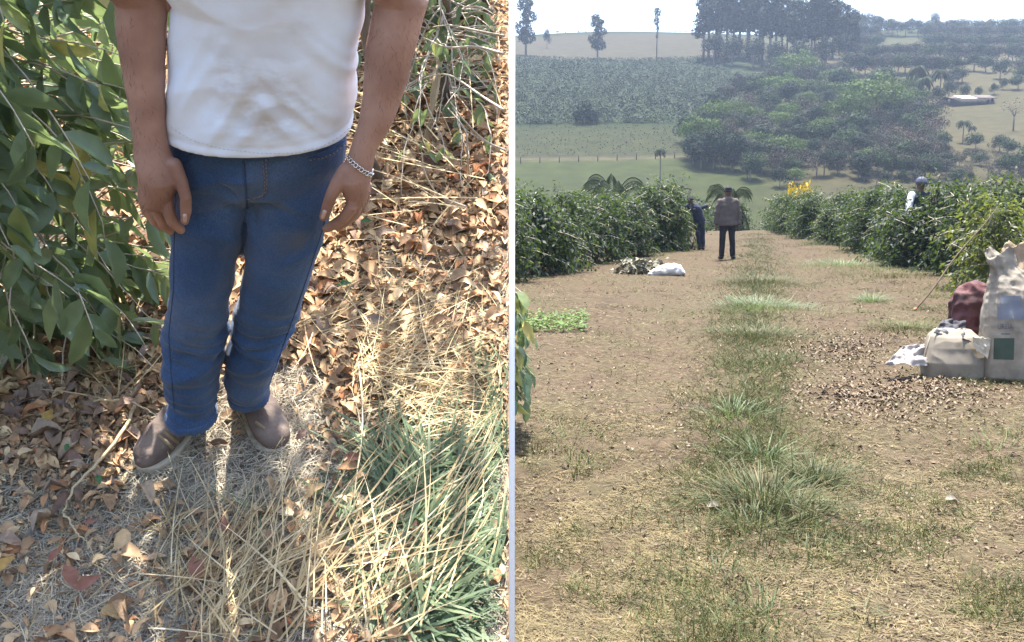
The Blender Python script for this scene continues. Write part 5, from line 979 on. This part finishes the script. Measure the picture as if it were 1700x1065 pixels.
def palm_proto(seed, H, fl_, nf=16, droop=1., el=(.1, 1.3), lw=.13):
    r0 = np.random.default_rng(seed); root = empty('palm_tree', (0, 0, 0)); mb = MB(); mb.add(*tube(np.linspace([0, 0, -1], [.1, 0, H], 8), np.linspace(.2, .14, 8), 7)); link('trunk', mb.mesh('trunk'), M_bark, root); cb = MB()
    for i in range(nf):
        a = i * 2.4 + r0.uniform(-.2, .2); d = np.array([math.cos(a), math.sin(a), r0.uniform(*el)]); p = np.array([.1, 0, H]); pts = [p]
        for k in range(9): d = unit(d + np.array([0, 0, -.22 * droop])); p = p + d * fl_ / 9; pts.append(p)
        pts = np.array(pts); cb.add(*tube(pts, .03, 4)); fr = np.interp(np.linspace(0, 9, 26), range(10), range(10)); PP = np.stack([np.interp(fr, range(10), pts[:, j]) for j in range(3)], 1)[3:]; t = unit(np.gradient(PP, axis=0)); sd = unit(np.cross(t, [0, 0, 1.]))
        for s in (-1, 1): D = sd * s * .8 + t * .5 + np.array([0, 0, -.55]); cb.add(*leaves_lo(PP, D, np.tile([0, 0, 1.], (len(PP), 1)) + .1, fl_ * .24, lw * fl_ / 2.5, droop=.2)[:2])
    link('crown', cb.mesh('crown'), FM['palm'], root)['kind'] = 'stuff'; return root
PT['palm'] = palm_proto(1, 8.2, 2.1, 15, 1.4); PT['palml'] = palm_proto(2, 2.2, 3.0, 16, .95, (.3, 2.4), .05); PT['palmb'] = palm_proto(3, 7.6, 3.0, 18, 1.3)
usedp = set()
def tree(kind, P, H, label, group=None, cat='tree', wx=1.):
    sc = H / (3.9 if kind == 'palml' else 10); s3 = (sc * wx, sc * wx, sc); rz = rng.uniform(0, 6.28)
    if kind not in usedp: usedp.add(kind); o = PT[kind]; o.location = P; o.rotation_euler = (0, 0, rz); o.scale = s3
    else: o = copy_tree(PT[kind], P, rz, s3); 
    if 'group' in o: del o['group']
    return tag(o, label, cat, group)
def tpix(kind, u, vb, vt, label, group=None, cat='tree', wx=1., y=None):
    P = march(u, vb) if y is None else None
    if P is None: y = y or 405; q = at(u, vb, y); P = np.array([q[0], y, float(Zt(q[0], y))])
    H = at(u, vt, P[1])[2] - P[2]; return tree(kind, P, max(.8, H), label, group, cat, wx)
# ridge and field trees that stand alone
tpix('stack', 873, 92, -18, 'tall dark tree on the ridge beside the white board, first from the left', wx=.95)
tpix('round0', 908, 80, 45, 'small dark pointed tree between the tall edge tree and the ridge bushes', wx=.5)
for u, vb, vt in ((925, 78, 50), (938, 76, 55), (960, 74, 50), (972, 74, 58)): tpix('grey', u, vb, vt, 'low grey green bush in the clump on the ridge line', 'bushes on the ridge at the left', 'bush', 1.3, 395)
tpix('stack', 992, 97, 20, 'dark two tiered tree standing alone at the edge of the tan field', wx=1.15)
tpix('thin', 1090, 100, 10, 'tall slender see-through tree alone on the ridge', wx=.95)
tpix('dry', 1014, 66, 46, 'thin bare tree far off on the skyline', y=398)
for i in range(9): tpix('round1', 1112 + i * 9, 66, 57 - i * 2.2, 'distant dark bush on the skyline left of the eucalyptus grove', 'skyline bushes left of the grove', 'bush', 1.5, 400)
tpix('bush', 970, 206, 164, 'round dark tree alone in the green field below the coffee rows', wx=.95)
tpix('bush', 985, 205, 180, 'low dark bush joined to the right side of the round field tree', wx=.8)
gt = rng
for i, u in enumerate(np.linspace(1168, 1412, 26)):
    uu = u + rng.uniform(-4, 4); vt = np.interp(u, [1160, 1190, 1260, 1300, 1330, 1395, 1415], [-20, -34, -30, -14, -12, -14, 30]) + rng.uniform(-10, 14); tpix('euc%d' % (i % 2), uu, 92 + rng.uniform(-6, 20), vt, ORD[i] + ' tall dark eucalyptus from the left in the dense grove on the hilltop', 'eucalyptus grove on the hilltop', wx=1.25)
for u, vb in ((1185, 100), (1215, 104), (1250, 108), (1290, 112), (1330, 112), (1370, 108), (1400, 100)): tpix('round0', u, vb + 6, vb - 48, 'dark bushy undergrowth tree at the foot of the eucalyptus grove', 'undergrowth of the eucalyptus grove', wx=1.1)
# skyline forest at the right
for row, (vb, dv, yy0) in enumerate(((57, 30, 560), (66, 32, 480), (84, 34, 440), (104, 34, 405), (124, 34, 380))):
    for u in np.arange(1405, 1740, 11):
        if row in (1, 2) and 1462 < u < 1535: continue
        if row == 4 and u > 1585: continue
        k = rng.choice(['round0', 'round1', 'grey', 'round0', 'grey']); uu = u + rng.uniform(-5, 5); q = march(uu, vb + rng.uniform(-3, 4)); q = q if q is not None else at(uu, vb, yy0); yy1 = q[1]; z = float(Zt(q[0], yy1)); top = at(uu, np.interp(uu, [1400, 1440, 1530, 1640, 1700], [14, 24, 36, 32, 36]) + row * 17 + rng.uniform(-5, 7), yy1)[2]; tree(k, (q[0], yy1, z), max(6, top - z), ('topmost ', 'second row ', 'third row ', 'fourth row ', 'lowest row ')[row] + {'round0': 'dark', 'round1': 'mid green', 'grey': 'grey green'}[str(k)] + ' tree of the right skyline forest, ' + ('beside the grove' if uu < 1462 else 'near the pale clearing' if uu < 1545 else 'above the shed' if uu < 1650 else 'at the right edge'), 'forest along the right skyline', wx=1.15)
tpix('round0', 1550, 96, 18, 'tall dark tree standing above the skyline forest right of the pale clearing', y=470, wx=.8)
# wooded valley
def inpoly(u, v):
    top = np.interp(u, [1125, 1160, 1240, 1300, 1400, 1500, 1540, 1700], [255, 175, 135, 110, 115, 130, 165, 260]); bot = np.interp(u, [1125, 1180, 1250, 1300, 1420, 1480, 1560, 1700], [272, 280, 300, 306, 300, 296, 300, 310]); return top, bot
cells = []
for u in np.arange(1146, 1560, 17):
    t_, b_ = inpoly(u, 0)
    for v in np.arange(t_ + 32, b_ + 4, 15): cells.append((u + rng.uniform(-10, 10), v + rng.uniform(-6, 6)))
names = {'round0': 'dark green rounded tree in the wooded valley', 'round1': 'mid green rounded tree in the wooded valley', 'grey': 'grey green tree in the wooded valley', 'brown': 'half bare brownish tree in the wooded valley', 'bright': 'light green spreading tree in the wooded valley'}
for u, v in cells:
    k = rng.choice(['round0', 'round0', 'round1', 'grey', 'brown', 'bright'] if u < 1450 or v < 230 else ['grey', 'brown', 'round1', 'brown']); hpx = rng.uniform(30, 56); tpix(k, u, v, v - hpx, names[k].replace('in the', 'in the ' + ('upper ' if v < 185 else 'middle ' if v < 240 else 'lower ') + ('left' if u < 1270 else 'centre' if u < 1410 else 'right') + ' of the'), 'trees of the wooded valley', wx=rng.uniform(.95, 1.25))
for u, vb, vt, wx, la in ((1322, 150, 84, 1.1, 'light green domed tree just below the eucalyptus grove'), (1445, 215, 124, 1.15, 'largest light green spreading tree in the middle of the wooded valley'), (1405, 225, 150, .9, 'light green tree overlapping the largest spreading tree on its left'), (1490, 205, 150, .8, 'light green tree overlapping the largest spreading tree on its right'), (1160, 265, 190, .9, 'light topped round tree at the left edge of the wooded valley')): tpix('bright', u, vb, vt, la, wx=wx)
for u, vb, vt in ((1185, 282, 205), (1215, 285, 215), (1150, 275, 215)): tpix('round0', u, vb, vt, 'dark round tree casting shade on the pasture at the left edge of the valley', 'dark trees at the pasture edge')
for u, vb, vt in ((1440, 292, 250), (1468, 292, 240), (1500, 298, 255), (1535, 300, 250), (1570, 300, 262), (1605, 298, 262), (1640, 298, 258), (1675, 296, 250), (1700, 292, 240), (1455, 310, 275), (1520, 312, 280), (1590, 312, 276), (1655, 308, 270)): k = rng.choice(['grey', 'mid' if False else 'round1', 'brown']); tpix(k, u, vb, vt, 'shrubby tree in the thicket behind the right coffee field', 'thicket behind the right coffee field')
for i in range(70):
    u = rng.uniform(1430, 1710); v = rng.uniform(232, 306); 
    if u > 1520 and v < 248: continue
    k = rng.choice(['grey', 'round1', 'brown', 'round0']); tpix(k, u, v, v - rng.uniform(18, 34), names[k].replace('in the wooded valley', 'in the thicket between pasture and right coffee field'), 'thicket behind the right coffee field', wx=1.3)
for i in range(26):
    u = rng.uniform(1560, 1710); v = rng.uniform(118, 150); k = rng.choice(['grey', 'round1', 'round0'])
    if not (1600 < u < 1690 and v > 128): tpix(k, u, v, v - rng.uniform(20, 34), names[k].replace('in the wooded valley', 'on the slope below the right skyline forest'), 'trees on the right slope', wx=1.3)
# palms
tpix('palm', 1096, 306, 236, 'slim palm with drooping crown standing alone in the green pasture', cat='palm', wx=.9)
tpix('palml', 1020, 318, 272, 'low bushy palm showing above the left coffee row', cat='palm', wx=.5, y=62)
tpix('palml', 1210, 352, 296, 'arching low palm right behind the standing man', cat='palm', wx=.55, y=50)
tpix('brown', 1125, 320, 284, 'small grey bush beside the low bushy palm above the left coffee row', cat='bush', wx=1.2, y=66)
for u, vb, vt in ((1520, 178, 92), (1560, 172, 100), (1530, 190, 112)): tpix('palmb', u, vb, vt, 'tall palm among the dark trees left of the shed', 'tall palms left of the shed', 'palm', .9)
tpix('palm', 1547, 222, 176, 'small palm on the brown pasture below the shed', cat='palm', wx=1.1)
tpix('palmb', 1598, 238, 190, 'full crowned palm on the brown pasture right of the smaller palm', cat='palm', wx=1.1); tpix('palmb', 1612, 236, 202, 'short palm touching the full crowned palm', cat='palm', wx=.9)
tpix('dry', 1682, 218, 158, 'leafless branching tree at the right edge of the brown pasture', wx=1.3)
for u, vb, vt in ((1575, 168, 130), (1600, 166, 138), (1625, 164, 142), (1650, 158, 136), (1555, 176, 140), (1665, 150, 128)): tpix('round0', u, vb, vt, 'dark tree close behind the shed', 'dark trees behind the shed')
tpix('round0', 1660, 132, 98, 'solitary round tree on the tan slope above the shed', wx=1.1); tpix('round1', 1690, 150, 122, 'green bush on the tan slope right of the shed', wx=1.3)
tpix('yellow', 1328, 378, 292, 'bright yellow flowering bush beyond the crest of the track', cat='bush', y=44, wx=.42)
# ================================================================ RIGHT: coffee rows on the hillside, field weeds
P = []; 
for y in np.arange(205, 318, 6.5):
    n = int(400); x = rng.uniform(-5, .245 * y - 2, n); P.append(np.stack([x, y + rng.normal(0, .55, n), np.zeros(n)], 1))
P = np.concatenate(P); P = P[(P[:, 0] < .235 * P[:, 1] + 6 * np.sin(P[:, 1] * .1)) & (rng.random(len(P)) < .8)]; P[:, 2] = Zt(P[:, 0], P[:, 1]); n = len(P)
P4 = np.repeat(P, 13, 0); P4 += np.stack([rng.normal(0, .45, len(P4)), rng.normal(0, .35, len(P4)), rng.uniform(.1, 1.3, len(P4))], 1); Nn = rdir(len(P4), .1, 1); mb = MB(); mb.add(*leaves_lo(P4, rdir(len(P4), -.3, .8), Nn, rng.uniform(.2, .5, len(P4)), rng.uniform(.15, .35, len(P4)), .1))
tag(link('hillside_coffee_rows', mb.mesh('rows'), mat('far_row_foliage', [(.016, .032, .016), (.021, .039, .018), (.028, .046, .021), (.040, .053, .028)], mode='island', scale=.05, rough=.7)), 'rows of coffee plants across the far hillside', kind='stuff')
P = np.stack([rng.uniform(-5, 60, 2600), rng.uniform(176, 206, 2600), np.zeros(2600)], 1); P = P[P[:, 0] < .2 * P[:, 1] + 10]; P[:, 2] = Zt(P[:, 0], P[:, 1]) + rng.uniform(0, .4, len(P)); mb = MB(); mb.add(*leaves_lo(P, rdir(len(P), 0, .8), rdir(len(P)), rng.uniform(.15, .45, len(P)), .2, .1)); tag(link('pasture_weeds', mb.mesh('weeds'), FM['grey']), 'scattered weeds on the pasture above the fence', kind='stuff')
# fence along the pasture
fr = empty('wire_fence', (10, 171, float(Zt(10, 171))), 'low post and wire fence along the top of the green pasture', 'fence'); M_post = mat('fence_post', [(.05, .045, .04), (.10, .09, .08)], scale=4); pm = None
for i, x in enumerate(np.arange(1.5, 37, 3.4)):
    y = 171. + .05 * x; z = float(Zt(x, y)); o = link('post', (mbp := MB()).add(*box((x, y, z + .75), (.075, .075, .85))).mesh('post'), M_post, fr)
mb = MB()
for h_ in (.5, 1., 1.4): xx = np.linspace(1.5, 36, 24); mb.add(*tube(np.stack([xx, 171 + .05 * xx - .08, Zt(xx, 171 + .05 * xx) + h_], 1), .02, 4))
link('wire', mb.mesh('wire'), M_post, fr)
# shed with a pale tin roof
sp = march(1615, 175); sh_ = empty('shed', sp, 'long dark shed with one white roof panel on the brown pasture', 'shed'); sx, sy, sz = sp; Wd = at(1650, 175, sy)[0] - at(1578, 175, sy)[0]; x0 = at(1578, 175, sy)[0]; hS = Wd * .16
mb = MB(); mb.add(*box((x0 + Wd / 2, sy + 3, sz + hS / 2 - .3), (Wd / 2, 3, hS / 2 + .3))); link('wall', mb.mesh('wall'), mat('shed_wall', [(.03, .03, .035), (.06, .055, .055)], scale=.6), sh_)
M_rb = mat('rusty_roof', [(.07, .055, .05), (.11, .085, .075)], scale=.8); M_tin = mat('white_tin_roof', [(.62, .64, .68), (.7, .7, .72)], scale=2, rough=.4)
def roof(a, b_, h0, h1, m): xa, xb = x0 + Wd * a, x0 + Wd * b_; V = [(xa, sy - .8, sz + h0), (xb, sy - .8, sz + h0), (xb, sy + 3.2, sz + h1), (xa, sy + 3.2, sz + h1), (xa, sy + 6.6, sz + h0), (xb, sy + 6.6, sz + h0)]; V = V + [(x, y, z - .15) for x, y, z in V]; mbr = MB(); mbr.add(V, None, [(0, 1, 2, 3), (3, 2, 5, 4), (6, 9, 8, 7), (9, 10, 11, 8), (0, 6, 7, 1), (4, 5, 11, 10), (0, 3, 9, 6), (3, 4, 10, 9), (1, 7, 8, 2), (2, 8, 11, 5)]); return link('roof', mbr.mesh('roof'), m, sh_)
roof(-.02, .20, hS, hS * 1.45, M_rb); roof(.20, .58, hS * 1.02, hS * 1.6, M_tin)['label'] = 'white tin roof panel'; roof(.58, 1.03, hS * 1.05, hS * 1.7, M_rb)
for i in range(5): xx = x0 + Wd * (.6 + .09 * i); mb = MB(); mb.add(*box((xx, sy - .7, sz + hS / 2), (.1, .1, hS / 2 + .1))); link('post', mb.mesh('post'), M_post, sh_)
# ================================================================ air
mb = MB(); mb.add(*box((50, 370, 62), (440, 385, 78))); hz_ = link('haze', mb.mesh('haze')); hm = bpy.data.materials.new('haze'); hm.use_nodes = True; hn = hm.node_tree; hn.nodes.clear(); pv = hn.nodes.new('ShaderNodeVolumePrincipled'); pv.inputs['Color'].default_value = (.62, .76, 1, 1); pv.inputs["Density"].default_value = .0004; pv.inputs['Anisotropy'].default_value = .4; ho = hn.nodes.new('ShaderNodeOutputMaterial'); hn.links.new(pv.outputs[0], ho.inputs['Volume']); hz_.data.materials.append(hm); tag(hz_, kind='stuff'); SC.cycles.volume_step_rate = 10
